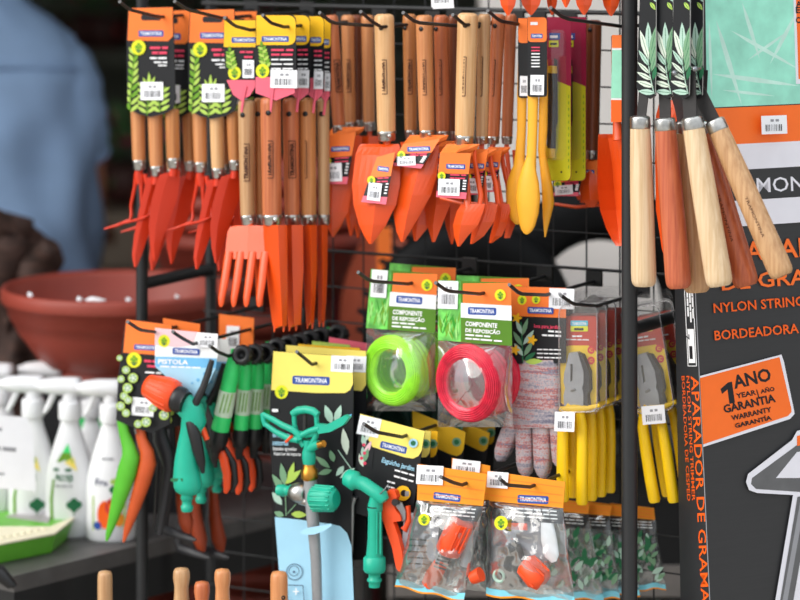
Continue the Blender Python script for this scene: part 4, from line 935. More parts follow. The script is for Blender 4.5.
# ================================================================ pruning saws
def saw(d, ox, label, full):
    pl = PL(d); t = thing('pruning_saw', label, 'saw', pl.p(560+ox, 180), 'folding pruning saws on maroon and yellow cards')
    m = MB(); X = lambda x: x+ox
    m.prism(pl, rrect(X(547), 17, X(571), 181, 5, 3, 'c'), .0008, M['maroon_card'], off=0); c = part(t, 'card', m)
    p = MB(); p.flat(pl, [(X(548), 80), (X(560), 82), (X(570.6), 86.5)]+rrect(X(547.4), 90, X(570.6), 180.6, 5, 3, 'c')[1:], M['lemon_card'])
    p.flat(pl, rect(X(549), 33, X(560), 39.5), M['blue_print']); p.flat(pl, rect(X(549), 40.5, X(558.5), 47), M['lime_print']); p.greek(pl, (X(550), 38), (X(559), 38), 2.6, M['white_print'], 1); p.greek(pl, (X(550), 45), (X(558), 45), 2.2, M['ink'], 1)
    p.flat(pl, disc(X(561.3), 172, .9), M['ink'])
    for k in range(12): p.line(pl, (X(568.6), 95+6.4*k), (X(568.6), 98+6.4*k), .7, M['leaf_green'])
    part(c, 'print', p)
    m = MB(); m.bar(pl, [(X(552.5), 66, 8, .006), (X(552.5), 70, 10, .006), (X(552), 110, 9.5, .006), (X(551.5), 140, 9.5, .006), (X(551), 148, 10, .006)], M['black_plastic'], 12, sq=.7); part(t, 'handle', m, 'black saw handle')
    m = MB(); m.bar(pl, [(X(552.5), 66, 9.5, .0062), (X(552.5), 73, 10.5, .0062)], M['blister_yellow'], 12, sq=.72); m.bar(pl, [(X(551), 147, 10.5, .006), (X(549), 152, 14, .006), (X(550), 157, 12, .004)], M['blister_yellow'], 12, sq=.6); part(t, 'yellow_collar', m, 'yellow collars of the handle')
    m = MB(); m.prism(pl, [(X(554), 58), (X(557), 60), (X(557.5), 120), (X(554), 140)], .001, M['dark_steel'], off=.004); part(t, 'saw_blade', m, 'dark steel saw blade')
    m = MB(); m.prism(pl, rrect(X(547.5), 30, X(566), 160, 5, 3), .0004, M['clear_shell'], off=.013); part(t, 'clear_blister', m, 'clear blister shell')
saw(.05, 0, 'front folding pruning saw pack beside the sideways yellow scoop', True)
saw(.085, 15, 'second pruning saw pack behind the front one', False)
# ================================================================ things by the right post, upper
trowel(.12, (594.5, 20, 592, 150), 15, 'wood_brown', (592, 150, 592, 159), [(164, 580, 590, 602, .003), (185, 578, 589, 602, .006), (200, 582, 590, 600, .006), (207, 588, 590, 594, .002)], 'dark brown handled tool hanging behind the pruning saws', fold_card([(556, 172), (584, 168), (578, 196), (553, 196)], -4), hole=(590, 30))
cultivator(.135, (582, 20, 580, 150), 12, 'wood_red', (580, 150, 580, 158), 'red handled cultivator behind the pruning saws with pink card edge', [(576, 165), (598, 160), (595, 196), (574, 196)],
    [[(588, 160, 4, .004), (584, 170, 5, .01), (584, 195, 5, .018), (582, 203, 5, .02)], [(555, 204, 3.4), (575, 207, 3.4), (600, 205, 3.4)]], [(160, 574, 580, 588, .003), (190, 572, 580, 588, .004), (200, 578, 580, 582, .001)])
pl = PL(.035, yaw=42, anchor=(614, 190)); pr = PL(.035)
t = thing('hand_trowel', 'red orange scoop trowel seen sideways at the right rack post', 'trowel', pr.p(614, 243))
m = MB(); m.bar(pr, [(619, 36, 16), (619, 100, 15), (619, 108, 14)], M['wood_red'], 12); part(t, 'handle', m)
m = MB(); m.bar(pr, [(618, 106, 9), (617, 122, 9), (618, 140, 12, .004)], orange(), 10, sq=.6)
m.blade(pr, [(134, 598.5, 606, 625, -.004), (138, 598, 608, 628, -.010), (165, 597.5, 612, 634, -.02), (190, 597.5, 614, 636, -.024), (210, 600, 616, 634, -.022), (228, 606, 618, 630, -.014), (240, 612, 619, 627, -.006), (246, 616, 619, 622, 0)], orange(), sub=5); part(t, 'blade', m, 'deep orange scoop blade')
m = MB(); m.prism(PL(.03), [(612, 35), (625, 35), (625, 122), (611, 122)], .0008, M['white_card'], off=.006); c = part(t, 'card', m)
p = MB(); p.off = .0063; p.flat(PL(.03), [(612, 35), (625, 35), (625, 48), (612, 48)], M['orange_card']); p.flat(PL(.03), [(612, 50), (625, 50), (625, 98), (611, 98)], mat('mint_print', (150, 220, 190), .5)); p.flat(PL(.03), [(611, 100), (625, 100), (625, 122), (611, 122)], M['orange_print']); part(c, 'print', p)
# upper row: only the blade tips hang into the frame
def tip(d, x, y, w, label, lean=0):
    pl = PL(d, tilt=14, anchor=(x, y)); t = thing('hand_trowel', label, 'trowel', pl.p(x, y), 'orange trowel tips of the row above')
    m = MB(); m.blade(pl, [(y-95, x-w*.45+lean, x+lean, x+w*.45+lean, .006), (y-60, x-w*.52+lean*.6, x+lean*.6, x+w*.52+lean*.6, .008), (y-25, x-w*.47, x, x+w*.47, .008), (y-10, x-w*.33, x, x+w*.33, .006), (y-3, x-w*.14, x, x+w*.14, .002), (y, x-1, x, x+1, 0)], orange(), sub=4); part(t, 'blade', m)
    m = MB(); ferrule(m, PL(d), x+lean+5, y-115, x+lean+5, y-104, 15); m.bar(PL(d), [(x+lean+5, y-105, 7), (x+lean+2, y-96, 7)], orange(), 8); part(t, 'ferrule', m)
    m = MB(); handle(m, PL(d), x+lean+3, y-235, x+lean+5, y-114, 17, 16, M['wood_tan']); part(t, 'handle', m)
for i, (d, x, y, w) in enumerate(((-.06, 508, 15.5, 21), (-.03, 531, 15, 26), (.0, 552, 15, 14), (-.05, 566, 7.5, 17), (-.02, 584, 15, 22), (.01, 611, 16, 22))):
    tip(d, x, y, w, ['leftmost orange trowel tip at the top edge above the scoops', 'second orange trowel tip from the left at the top edge', 'narrow orange trowel tip above the saw hook at the top edge', 'short bright orange trowel tip above the saws', 'broad orange trowel tip above the dark wooden handle', 'orange trowel tip touching the right post at the top edge'][i])
m = MB(); pl = PL(-.02); t = thing('price_card', 'white barcode card hanging at the top edge above the handles', 'card', pl.p(442, 8)); m.prism(pl, [(428, -30), (452, -30), (454, 8), (433, 9)], .0006, M['paper']); part(t, 'card', m); part(t, 'barcode', MB().sticker(pl, 431, -18, 452, 7, -2, .001))

trowel(.03, (676, 20, 676, 88), 14, 'wood_red', (676, 88, 676, 97), [(100, 660, 674, 694, .003), (115, 656, 673, 700, .006), (160, 655, 672, 698, .009), (210, 656, 670, 690, .008), (250, 662, 668, 676, .004), (262, 667, 668, 669, .001)], 'orange trowel glimpsed between the sickle handles', tilt=6)
# ================================================================ sickles with wooden handles, right
def sheath(ox, d, t, full=True, leaves=True):
    pl = PL(d); X = lambda x: x+ox
    m = MB(); m.prism(pl, [(X(642), -60), (X(656.5), -60), (X(656), 60), (X(655), 96), (X(650), 99), (X(640), 93), (X(636.5), 88), (X(639), 20)], .004, M['black_card'], off=.002); c = part(t, 'blade_sheath', m, 'black printed blade sheath')
    p = MB(); p.off = .0023
    if leaves:
        st = [(649, 36), (648, 60), (650, 76), (654, 94)]
        for a, b in zip(st, st[1:]): p.line(pl, (X(a[0]), a[1]), (X(b[0]), b[1]), .9, M['leaf_pale'])
        for a, b, w_, mm in (((649, 60), (640, 30), 6.5, 'leaf_white'), ((649, 52), (648, 22), 6.5, 'leaf_pale'), ((650, 58), (656, 26), 6, 'leaf_sage'), ((649, 66), (638.5, 50), 4.6, 'leaf_pale'), ((650, 64), (656.2, 42), 5.4, 'leaf_sage'),
                             ((651, 72), (656, 54), 5, 'leaf_sage'), ((650, 74), (637.5, 62), 4.2, 'leaf_white'), ((652, 80), (636.8, 72), 4.8, 'leaf_white'), ((654, 87), (636.5, 81), 5.6, 'leaf_white'), ((655, 93), (638, 91), 6, 'leaf_pale'), ((653, 80), (656, 66), 4.4, 'leaf_dark'),
                             ((650, 2), (655.5, 10), 4, 'leaf_lime'), ((651, -8), (655.8, 2), 4, 'leaf_pale')):
            p.leaf(pl, (X(a[0]), a[1]), (X(b[0]), b[1]), w_, M[mm])
            p.line(pl, (X(a[0]), a[1]), lerp((X(a[0]), a[1]), (X(b[0]), b[1]), .8), .5, M['leaf_dark'])
    part(c, 'leaf_print', p)
    m = MB(); m.bar(pl, [(X(656.6), -60, 1, .0024), (X(656.2), 60, 1, .0024), (X(655.4), 95, 1, .0024)], M['ferrule_steel'], 6); part(c, 'edge_strip', m, 'grey edge strip of the sheath')
    return c
def sickle(d, hnd, w0, w1, mt, tang, label, sh=None, seed=0, stampy=None):
    pl = PL(d); x0, y0, x1, y1 = hnd
    t = thing('weeding_sickle', label, 'sickle', pl.p(x1, y1), 'weeding sickles with wooden handles')
    m = MB(); dx, dy = x1-x0, y1-y0
    q = [(x0+dx*u, y0+dy*u, (w0+(w1-w0)*u)*k) for u, k in ((0, .9), (.02, .94), (.15, .98), (.4, 1.02), (.7, 1.0), (.92, 1), (.965, .97), (.985, .9), (1, .72))]
    m.bar(pl, q, M[mt], 22); part(t, 'handle', m)
    L = math.hypot(dx, dy); ux, uy = dx/L, dy/L
    m = MB(); m.bar(pl, [(x0-ux*1, y0-uy*1, w0*.80), (x0-ux*.0, y0, w0*.94), (x0+ux*1.5, y0+uy*1.5, w0*.98), (x0+ux*10, y0+uy*10, w0*1.0), (x0+ux*11.5, y0+uy*11.5, w0*.97), (x0+ux*12, y0+uy*12, w0*.8)], M['ferrule_steel'], 24); part(t, 'ferrule', m, 'bright steel ferrule')
    m = MB(); (ax, ay, aw), (bx, by, bw) = tang
    nx = Vector((by-ay, -(bx-ax))).normalized() if False else None
    Lt = math.hypot(bx-ax, by-ay); px, py = -(by-ay)/Lt, (bx-ax)/Lt
    m.prism(pl, [(ax+px*aw/2, ay+py*aw/2), (bx+px*bw/2, by+py*bw/2), (bx-px*bw/2, by-py*bw/2), (ax-px*aw/2, ay-py*aw/2)], .002, M['dark_steel'], off=-.004); part(t, 'tang', m, 'dark steel tang')
    if sh is not None: sheath(sh, d, t)
    if stampy:
        m = MB(); a = (x0+dx*stampy[0]-3, y0+dy*stampy[0]+2); b = (x0+dx*stampy[1]-3, y0+dy*stampy[1]+2)
        k = pl.k(x0, y0); r = (w0+w1)/4*k
        m.text(pl, 'TRAMONTINA', a, b, 2.8, M['stamp_ink'], .0, off=r+.0006); part(t, 'brand_stamp', m, 'dark brand stamp')
    return t
sickle(-.075, (640, 117, 644, 286), 21, 26, 'wood_cream', ((646, 70, 10), (641, 118, 9)), 'leftmost sickle with pale cream handle overlapping the rack post', 0)
sickle(-.07, (664.5, 119, 679, 288), 22, 26.5, 'wood_mahogany', ((664, 70, 12), (665, 120, 11)), 'sickle with a smooth reddish handle, second from the left', 17)
sickle(-.03, (684, 122, 697, 292), 20, 28, 'wood_light_brown', ((690, 70, 10), (690, 122, 9)), 'pale tan sickle hidden behind the red and cream handles', None)
sickle(-.085, (692, 118, 720, 286), 22.5, 28, 'wood_cream', ((688, 70, 14), (690, 119, 13)), 'sickle with long cream handle hanging in the middle of the group', 34)
sickle(-.045, (700, 124, 747, 286), 20, 27, 'wood_red', ((702, 70, 11), (700, 124, 10)), 'dark red-brown sickle behind the two cream-tan handles', None, stampy=(.42, .72))
sickle(-.065, (714.5, 121, 783, 276), 21.5, 26, 'wood_light_brown', ((696, 88, 15), (714, 122, 13)), 'rightmost sickle with slanting light brown handle before the big box', 47, stampy=(.48, .74))
for x, y, i in ((674, 73, 0), (694.5, 69, 1)):
    m = MB(); pl = PL(-.09); q = pl.p(x, y, .006); k = pl.k(x, y); m.lathe(q, [(.0001, .003), (2.2*k, .002), (3*k, -.002), (2.4*k, -.006)], M['steel'], 12, axis=pl.n); m.tube([q-pl.n*.004, q-pl.n*.02], 1.4*k, M['steel'], 8)
    single('sheath_bolt', ['small steel bolt between the second and third leaf-print sheaths', 'small steel bolt on the right leaf-print sheath'][i], 'bolt', m)
pl = PL(-.02); m = MB(); m.prism(pl, [(696, -50), (702, -50), (702, 52), (697, 52)], .006, M['wood_brown']); single('wooden_strip', 'brown wooden strip between the leaf-print sheath and the mint box', 'strip', m)
# ================================================================ tall box at the right
n1 = Vector((.48, -.877, 0)); pe = at(700, 400, 3.86); u1 = Vector((.877, .48, 0))
BP = PL(n=n1, p=pe); sx = lambda y: 682+28*y/600      # the front-left edge in the picture
SP_ = PL(n=Vector((-.80, -.60, 0)), p=pe)
mat('box_black', (44, 44, 46), .55, var=.06, scale=60, stretch=(.2, .2, 6)); mat('box_black_side', (42, 43, 46), .55, var=.06, scale=60)
mat('box_white', (230, 228, 236), .5, var=.02); mat('box_orange', (252, 112, 26), .5, var=.03); mat('mint_photo', (156, 228, 204), .5, var=.16, scale=26); mat('mint_blade', (196, 234, 220), .5)
t = thing('trimmer_box', 'tall dark grey and orange cardboard box of a grass trimmer at the right', 'box', Vector((pe.x+.15, pe.y+.1, 0)))
def fl(y): return (sx(y), y)
ytop, ybot = -150, 1046
pts = [fl(ytop), (1080, ytop), (1080, ybot-200), fl(ybot)]
c = [BP.p(*q) for q in (fl(ytop), fl(ybot))]
A, B = c; B = Vector((B.x, B.y, 0.0)); W = .54; dep = .085
s = Vector((-.30, .954, 0)).normalized()
vs = [A, B, B+u1*W, A+u1*W]; bk = [v+s*(.028 if i in (0, 3) else .145) for i, v in enumerate(vs)]
SP_ = PL(n=(B-A).cross(s)*(1 if (B-A).cross(s).x < 0 else -1), p=A); SP_.n.normalize()
m = MB(); m.add(vs, [(0, 1, 2, 3)], M['box_black']); m.add(vs+bk, [(0, 4, 5, 1), (3, 2, 6, 7), (4, 7, 6, 5), (0, 3, 7, 4), (1, 5, 6, 2)], M['box_black_side']); part(t, 'carton', m)
p = MB(); E = lambda y, dx=0: (sx(y)+dx, y); XR = 990
SL = lambda x, y: y - (x-700)*.00019*(y+120)      # horizontals on the front face
def band(xl, yl, yr2, xl2, mm, xr=XR):
    p.flat(BP, [(xl, SL(xl, yl)), (xr, SL(xr, yl)), (xr, SL(xr, yr2)), (xl2, SL(xl2, yr2))], M[mm])
band(sx(-140)+.5, -140, 109, sx(109)+.5, 'box_black'); band(703, -140, 108, 707, 'mint_photo')
for a, b, w_ in (((716, 20), (742, 106), 5), ((700+30, 30), (800, 70), 4), ((712, 74), (800, 86), 5), ((742, 2), (760, 60), 4), ((770, 64), (800, 6), 4), ((748, 60), (790, 30), 3), ((722, 90), (775, 96), 3), ((704+5, 20), (712, 100), 3)): p.leaf(BP, a, b, w_, M['mint_blade'])
p.flat(BP, [(789, -140), (XR, -150), (XR, 78), (796, 84)], M['box_white']); p.flat(BP, [(791.5, -140), (XR, -150), (XR, 72), (798.5, 79)], M['box_orange'])
for yy, s_ in ((7, 'AP'), (13, 'EB'), (23, 'CO')): p.text(BP, s_, (796, yy), (806, yy-.5), 6, M['ink'], .03)
band(sx(109), 109, 146, sx(146), 'box_orange'); band(sx(146), 146, 172, sx(172), 'box_white'); band(sx(172), 172, 203, sx(203), 'box_black'); band(sx(203), 203, 229, sx(229), 'box_white')
p.text(BP, 'MONO', (757, 192.5), (823, 189.5), 14.5, M['box_white'], .004)
p.text(BP, 'APARADOR', (714, SL(714, 264)), (857, SL(857, 264)), 19, M['box_orange'], .014)
p.text(BP, 'DE GRAMA', (722, SL(722, 292)), (843, SL(843, 292)), 15, M['box_orange'], .014)
p.text(BP, 'NYLON STRING TRIMMER', (714, SL(714, 314)), (861, SL(861, 314)), 9.5, M['orange_print'], .014)
p.text(BP, 'BORDEADORA DE CESPED', (715, SL(715, 341.5)), (864, SL(864, 341.5)), 9.5, M['orange_print'], .014)
p.flat(BP, [E(376, .4), (781.5, 354.5), (784, 362), (794, 410), (794.5, 414), (790, 419), E(447, .4)], M['box_white'])
p.flat(BP, [E(378, .4), (779.5, 357), (791.5, 409), (791.5, 412), (788, 416), E(444.4, .4)], M['box_orange'])
def tx(s_, x0, y0, x1, y1, h, b=.03): p.text(BP, s_, (x0, y0), (x1, y1), h, M['ink'], b)
p.flat(BP, [(720.5, 389), (728, 382.5), (732, 381.5), (735, 402.5), (729.5, 404), (727.5, 389.5), (722, 394)], M['ink']); tx('ANO', 734.5, 388.5, 772, 380, 13, .03); tx('YEAR', 736.5, 398.5, 756.5, 394.5, 5); tx('|', 758, 396, 759, 395.7, 6.5, .0); tx('AÑO', 761, 393.5, 775, 390.5, 5)
tx('GARANTIA', 724.5, 413, 776, 401.5, 8); tx('WARRANTY', 732, 420.5, 772, 411.5, 5); tx('GARANTÍA', 735.5, 428, 772, 419.5, 5.5)
# trimmer picture: grip bar outlined in white
wl = [(747, 480), (748, 474), (796, 433), (806, 430), (850, 425), (850, 470), (800, 492), (776, 620), (768, 700), (758, 700), (776, 610), (793, 499), (754, 494), (748, 489)]
p.flat(BP, [(746, 482), (748, 474), (792, 440), (797, 431), (XR-100, 405), (XR-100, 450), (820, 494), (796, 640), (780, 760), (750, 760), (772, 620), (793, 495), (757, 493), (749, 490)], M['box_white'])
p.flat(BP, [(751, 484), (752, 478), (797, 445), (XR-110, 412), (XR-110, 440), (806, 486), (800, 492), (756, 489)], mat('trimmer_grey', (96, 96, 98), .5))
p.flat(BP, [(776, 478), (797, 452), (815, 450), (800, 478)], M['box_white']); p.flat(BP, [(797, 436), (830, 428), (830, 440), (797, 446)], M['box_orange'])
p.flat(BP, [(797.5, 497), (812, 494), (790, 620), (770, 750), (758, 750), (777, 620)], M['trimmer_grey']); p.flat(BP, [(801, 497), (806, 496), (784, 620), (779, 620)], M['grey_print'])
part(t, 'front_print', p)
part(t, 'price_sticker', MB().sticker(BP, 761.5, 115.5, 787, 134, -2, .012))
p = MB(); lx = lambda y, k: (sx(y)-k, y)
def vtext(s_, k, ya, yb, h, mm='orange_print'): p.text(SP_, s_, lx(ya, k), lx(yb, k), h, M[mm], .01)
vtext('APARADOR DE GRAMA', 8.6, 376, 603, 7.6); vtext('NYLON STRING TRIMMER', 13.2, 376, 501, 3.1); vtext('BORDEADORA DE CESPED', 18, 376, 501, 3.1)
for k in (2.6, 11): p.line(SP_, lx(286, k), lx(366, k), .7, M['white_print'])
p.line(SP_, lx(366, 2.6), lx(366, 11), .7, M['white_print']); p.flat(SP_, [lx(329, 10), lx(329, 3.6), lx(363, 3.6), lx(363, 10)], M['white_print']); p.text(SP_, 'Z', lx(340, 8.5), lx(334, 8.5), 4.5, M['ink'], .03); p.flat(SP_, [lx(346, 9), lx(346, 6), lx(359, 6), lx(359, 9)], M['ink'])
for k, yb in ((9.3, 318), (6.8, 324), (4.4, 320)): p.greek(SP_, lx(286, k), lx(yb, k), 1.6, M['white_print'], 4)
part(t, 'side_print', p)
m = MB(); m.bar(BP, [(sx(250)-.2, 250, 1), (sx(620)-.2, 620, 1)], M['grey_print'], 6); part(t, 'worn_edge', m, 'worn pale box edge')

# ================================================================ trimmer line packs
def film(m, pl, x0, y0, x1, y1, amp, off, mt, nx=14, ny=18, seed=0, skew=0, flare=0):
    """wrinkled clear film sheet, pillow-shaped"""
    vs = []
    for j in range(ny+1):
        for i in range(nx+1):
            u, v = i/nx, j/ny; x = x0+(x1-x0)*u + flare*(u-.5)*2*v + skew*v; y = y0+(y1-y0)*v
            e = (math.sin(math.pi*u)*math.sin(math.pi*min(1, v*1.02)))**.6 if 0 < u < 1 and 0 < v < 1 else 0
            nz = noise.noise(Vector((u*5+seed, v*3.2, seed*1.7)))*.5+noise.noise(Vector((u*11, v*5+seed, 3)))*.35
            if 0 < j < ny or True: x += 1.2*noise.noise(Vector((v*6, u*3, seed+9)))
            vs.append(pl.p(x, y, off*e+amp*nz*(.35+.65*e)))
    fs = [(j*(nx+1)+i, j*(nx+1)+i+1, (j+1)*(nx+1)+i+1, (j+1)*(nx+1)+i) for j in range(ny) for i in range(nx)]
    m.add(vs, fs, mt, True); return m
def line_pack(d, q, coil, cmat, label, em, seed, rot_=4):
    """q: card corners TL TR BR BL"""
    pl = PL(d); A, B, C, D = q; e = lambda u, v: lerp(lerp(A, B, u), lerp(D, C, u), v)
    t = thing('trimmer_line_pack', label, 'trimmer line', pl.p(coil[0], coil[1]+coil[3]), 'packs of coloured trimmer line')
    hole = [e(.42, .20), e(.70, .21), e(.72, .27), e(.70, .32), e(.44, .31), e(.41, .26)]
    m = MB(); m.prism(pl, [A, B, C, D], .0006, M['green_card'], off=.01, holes=[hole]); c = part(t, 'card', m)
    p = MB(); p.off = .0103
    Q = lambda a, b, c_, d_: [e(a, b), e(c_, b), e(c_, d_), e(a, d_)]
    rnd = random.Random(seed)
    p.flat(pl, Q(0, 0, .31, 1), M['grass_card'])
    for k in range(26):
        u = rnd.uniform(.02, .29); v = rnd.uniform(.72, .98); p.leaf(pl, e(u, v), e(min(.3, max(.01, u+rnd.uniform(-.1, .1))), v-rnd.uniform(.18, .34)), rnd.uniform(1, 2.2), M[rnd.choice(('grass_blade', 'grass_blade_light', 'leaf_green'))])
    p.flat(pl, [e(.34, .04), e(1, .0), e(1, .36), e(.34, .36)][:4], M['orange_card']); p.flat(pl, Q(.31, .36, 1, .60), M['white_card']); p.flat(pl, Q(.31, .60, 1, 1), M['green_card'])
    bc = e(.60, .475); W = math.hypot(B[0]-A[0], B[1]-A[1]); p.brand(pl, bc[0], bc[1], W*.39, 7.6, rot_)
    for v, s_, x1 in ((.73, 'COMPONENTE', .80), (.83, 'DE REPOSIÇÃO', .84)): p.text(pl, s_, e(.37, v), e(x1, v), 4.6, M['white_print'], .03)
    p.greek(pl, e(.37, .89), e(.72, .89), 1.6, M['white_print'], 3); p.greek(pl, e(.37, .95), e(.88, .95), 1.6, M['white_print'], 4)
    ec = e(.85, .20); p.emblem(pl, ec[0], ec[1], 5.6)
    part(c, 'print', p)
    s0, s1 = e(.0, .0), e(.27, .46); part(c, 'price_sticker', MB().sticker(pl, s0[0], s0[1]+1, s1[0], s1[1], rot_, .0125, seed))
    cx, cy, rx, ry, hx, hy = coil; k = pl.k(cx, cy)
    cc = pl.p(cx, cy, .018); m = MB(); ax = Matrix.Rotation(R(-9), 3, 'Z') @ (-N)
    R1 = (ry+hy)/2*k; r2 = (ry-hy)/2*k
    for L_ in range(4):
        m.torus(cc-ax*(.009*L_), ax, R1, r2*1.0, cmat, 56, 14, flat=.9)
    part(t, 'line_coil', m, 'coil of coloured nylon line')
    m = MB()
    for i in range(16):
        th = 2*math.pi*i/16; o_ = r2*1.0; u = rnd.uniform(.25, 1.3)
        pass
    for i in range(9):
        ph = -.2+i*.26; rr = R1+r2*math.cos(ph)*1.0; h = r2*.9*math.sin(ph); m.torus(cc+ax*(h+.0002), ax, rr, .0013, cmat, 56, 6)
    part(t, 'line_windings', m)
    m = MB(); x0, x1, y0, y1 = D[0]+.5, C[0], (C[1]+D[1])/2-2, cy+ry+6
    film(m, pl, x0, y0, x1, y1, .006, .038, M['clear_film'], 16, 20, seed)
    m.prism(pl, [(x0, y0), (x1, y0), (x1+1, y1), (x0-1, y1)], .0003, M['clear_film'], off=-.02)
    part(t, 'film_bag', m, 'clear crinkled film bag')
    return t
a = line_pack(.0, [(371, 269), (437.5, 274), (435, 333), (366, 328)], (393, 370.5, 27, 34.5, 15, 18), M['lime_coil'], 'pack with a lime green trimmer line coil under a green card', None, 2)
b = line_pack(-.015, [(438, 280), (511, 283), (512, 346), (438, 340)], (468.5, 383, 29, 38, 20, 21.5), M['red_coil'], 'pack with a crimson red trimmer line coil under a green card', None, 5, 2)
dup(a, N*.055+Z*.002, 'second lime green trimmer line pack hanging behind the first', skip=('film_bag', 'price_sticker'))
dup(b, N*.055, 'second red trimmer line pack hanging behind the first', skip=('film_bag', 'price_sticker'))
# ================================================================ gloves
def knit(name):
    m_, nt, bs = newmat(name); bs.inputs['Roughness'].default_value = .9; bs.inputs['Specular IOR Level'].default_value = .15
    tc = nt.nodes.new('ShaderNodeTexCoord'); mp = nt.nodes.new('ShaderNodeMapping'); mp.inputs['Scale'].default_value = (6, 6, 80)
    n1_ = nt.nodes.new('ShaderNodeTexNoise'); n1_.inputs['Scale'].default_value = 1; n1_.inputs['Detail'].default_value = 3; n1_.inputs['Roughness'].default_value = .7
    n2 = nt.nodes.new('ShaderNodeTexNoise'); n2.inputs['Scale'].default_value = 420
    ad = nt.nodes.new('ShaderNodeMath'); ad.operation = 'MULTIPLY_ADD'; ad.inputs[1].default_value = .34; ad.inputs[2].default_value = 0
    a2 = nt.nodes.new('ShaderNodeMath'); a2.operation = 'ADD'
    cr = nt.nodes.new('ShaderNodeValToRGB'); els = cr.color_ramp.elements
    for i, (ps, cl) in enumerate(((.48, (118, 118, 138)), (.58, (160, 156, 168)), (.66, (200, 188, 190)), (.735, (196, 118, 112)), (.79, (130, 128, 146)), (.90, (190, 182, 188)))):
        el = els[i] if i < 2 else els.new(ps); el.position = ps; el.color = lin(cl)
    bp = nt.nodes.new('ShaderNodeBump'); bp.inputs['Strength'].default_value = .6; bp.inputs['Distance'].default_value = .0015
    L = nt.links.new
    L(tc.outputs['Object'], mp.inputs[0]); L(mp.outputs[0], n1_.inputs['Vector']); L(tc.outputs['Object'], n2.inputs['Vector']); L(n2.outputs['Fac'], ad.inputs[0]); L(ad.outputs[0], a2.inputs[1]); L(n1_.outputs['Fac'], a2.inputs[0])
    L(a2.outputs[0], cr.inputs[0]); L(cr.outputs[0], bs.inputs['Base Color']); L(n2.outputs['Fac'], bp.inputs['Height']); L(bp.outputs[0], bs.inputs['Normal'])
knit('knit_yarn')
pl = PL(.03)
t = thing('work_gloves', 'pair of pink and grey striped knitted gloves under an orange and black card', 'gloves', pl.p(528, 478))
m = MB(); m.prism(pl, [(511, 286), (566, 288), (566, 363), (513, 364), (511, 330)], .0007, M['black_card'], off=.008, holes=[rrect(528, 293, 548, 297, 1.6, 2)]); c = part(t, 'card', m)
p = MB(); p.off = .0083
p.flat(pl, [(511.2, 286.2), (566, 288), (566, 318), (511, 316)], M['orange_card']); p.emblem(pl, 522, 300, 4.6); p.emblem(pl, 536, 299.5, 4.2); p.brand(pl, 540.5, 310.5, 26, 6.4, 2)
p.text(pl, 'luva para jardim', (534, 327.5), (560, 329), 3.6, M['pink_print'], .02); p.greek(pl, (548, 332), (562, 333), 1.8, M['white_print'], 2); p.greek(pl, (542, 336), (562, 337), 1.8, M['white_print'], 3)
for y in (350, 354, 358): p.greek(pl, (537, y), (562, y+.5), 1.2, M['white_print'], 4)
for a_, b_, w_, mm in (((523, 362), (521, 322), 1.2, 'leaf_dark'), ): p.line(pl, a_, b_, w_, M[mm])
for a_, b_, w_, mm in (((522, 334), (516, 320), 4.6, 'leaf_pale'), ((522, 336), (528, 318), 4.6, 'leaf_sage'), ((522, 346), (513, 331), 5, 'leaf_sage'), ((523, 345), (534, 330), 5, 'leaf_pale'), ((523, 356), (514, 343), 5, 'leaf_pale'), ((524, 356), (533, 341), 5, 'leaf_sage'), ((524, 361), (536, 352), 5, 'leaf_dark'), ((525, 362), (543, 361), 6, 'leaf_lime')): p.leaf(pl, a_, b_, w_, M[mm])
for fx, fy in ((517, 318), (532, 340), (515, 350)):
    for k in range(5): a_ = 2*math.pi*k/5; p.leaf(pl, (fx, fy), (fx+5.5*math.cos(a_), fy+5.5*math.sin(a_)), 3, M['yellow_card'])
part(c, 'print', p); part(c, 'price_sticker', MB().sticker(pl, 549, 288.5, 574, 309, 2, .0095))
def glove(m, pl, ox, off):
    k = pl.k(525, 420); X = lambda x: x+ox
    rows = [(360, 518, 558), (364, 516.5, 559), (376, 513, 560), (390, 509, 561), (404, 507.5, 561), (416, 508, 561), (422, 509, 561), (428, 511, 560)]
    seg = 24; vs = []
    for y, a_, b_ in rows:
        for j in range(seg):
            th = 2*math.pi*j/seg; cx = (a_+b_)/2; ca, sa = math.cos(th), math.sin(th)
            vs.append(pl.p(X(cx+(b_-a_)/2*math.copysign(abs(ca)**.8, ca)), y, off+.011*sa+.0015*noise.noise(Vector((ca*3, y*.2, sa*3)))))
    m.add(vs, [(i*seg+j, i*seg+(j+1) % seg, (i+1)*seg+(j+1) % seg, (i+1)*seg+j) for i in range(len(rows)-1) for j in range(seg)], M['knit_yarn'], True)
    m.add(vs[-seg:], [tuple(range(seg))], M['knit_yarn']); m.add(vs[:seg], [tuple(range(seg))], M['knit_yarn'])
fingers = [[(514, 414, 15), (510, 428, 17), (505, 442, 17), (501, 452, 15), (498.5, 459, 9), (498, 461, 3)], [(523, 414, 15), (523.5, 430, 18), (524, 448, 18), (524, 464, 17), (524, 472, 12), (524, 476, 4)], [(541, 414, 17), (541, 432, 19), (541.5, 452, 18.5), (541.5, 468, 16), (541.5, 475, 10), (541.5, 478, 3)], [(555, 414, 13), (556, 432, 14), (557, 450, 13), (557, 462, 10), (557, 466, 3)]]
for g, (ox, of) in enumerate(((0, .0), (3, -.026))):
    m = MB(); glove(m, pl, ox, of); pg_ = part(t, 'glove', m)
    for q in fingers:
        m = MB(); m.bar(pl, [(x+ox, y, w_) for x, y, w_ in q], M['knit_yarn'], 14, sq=.6, off=of); part(pg_, 'finger', m)
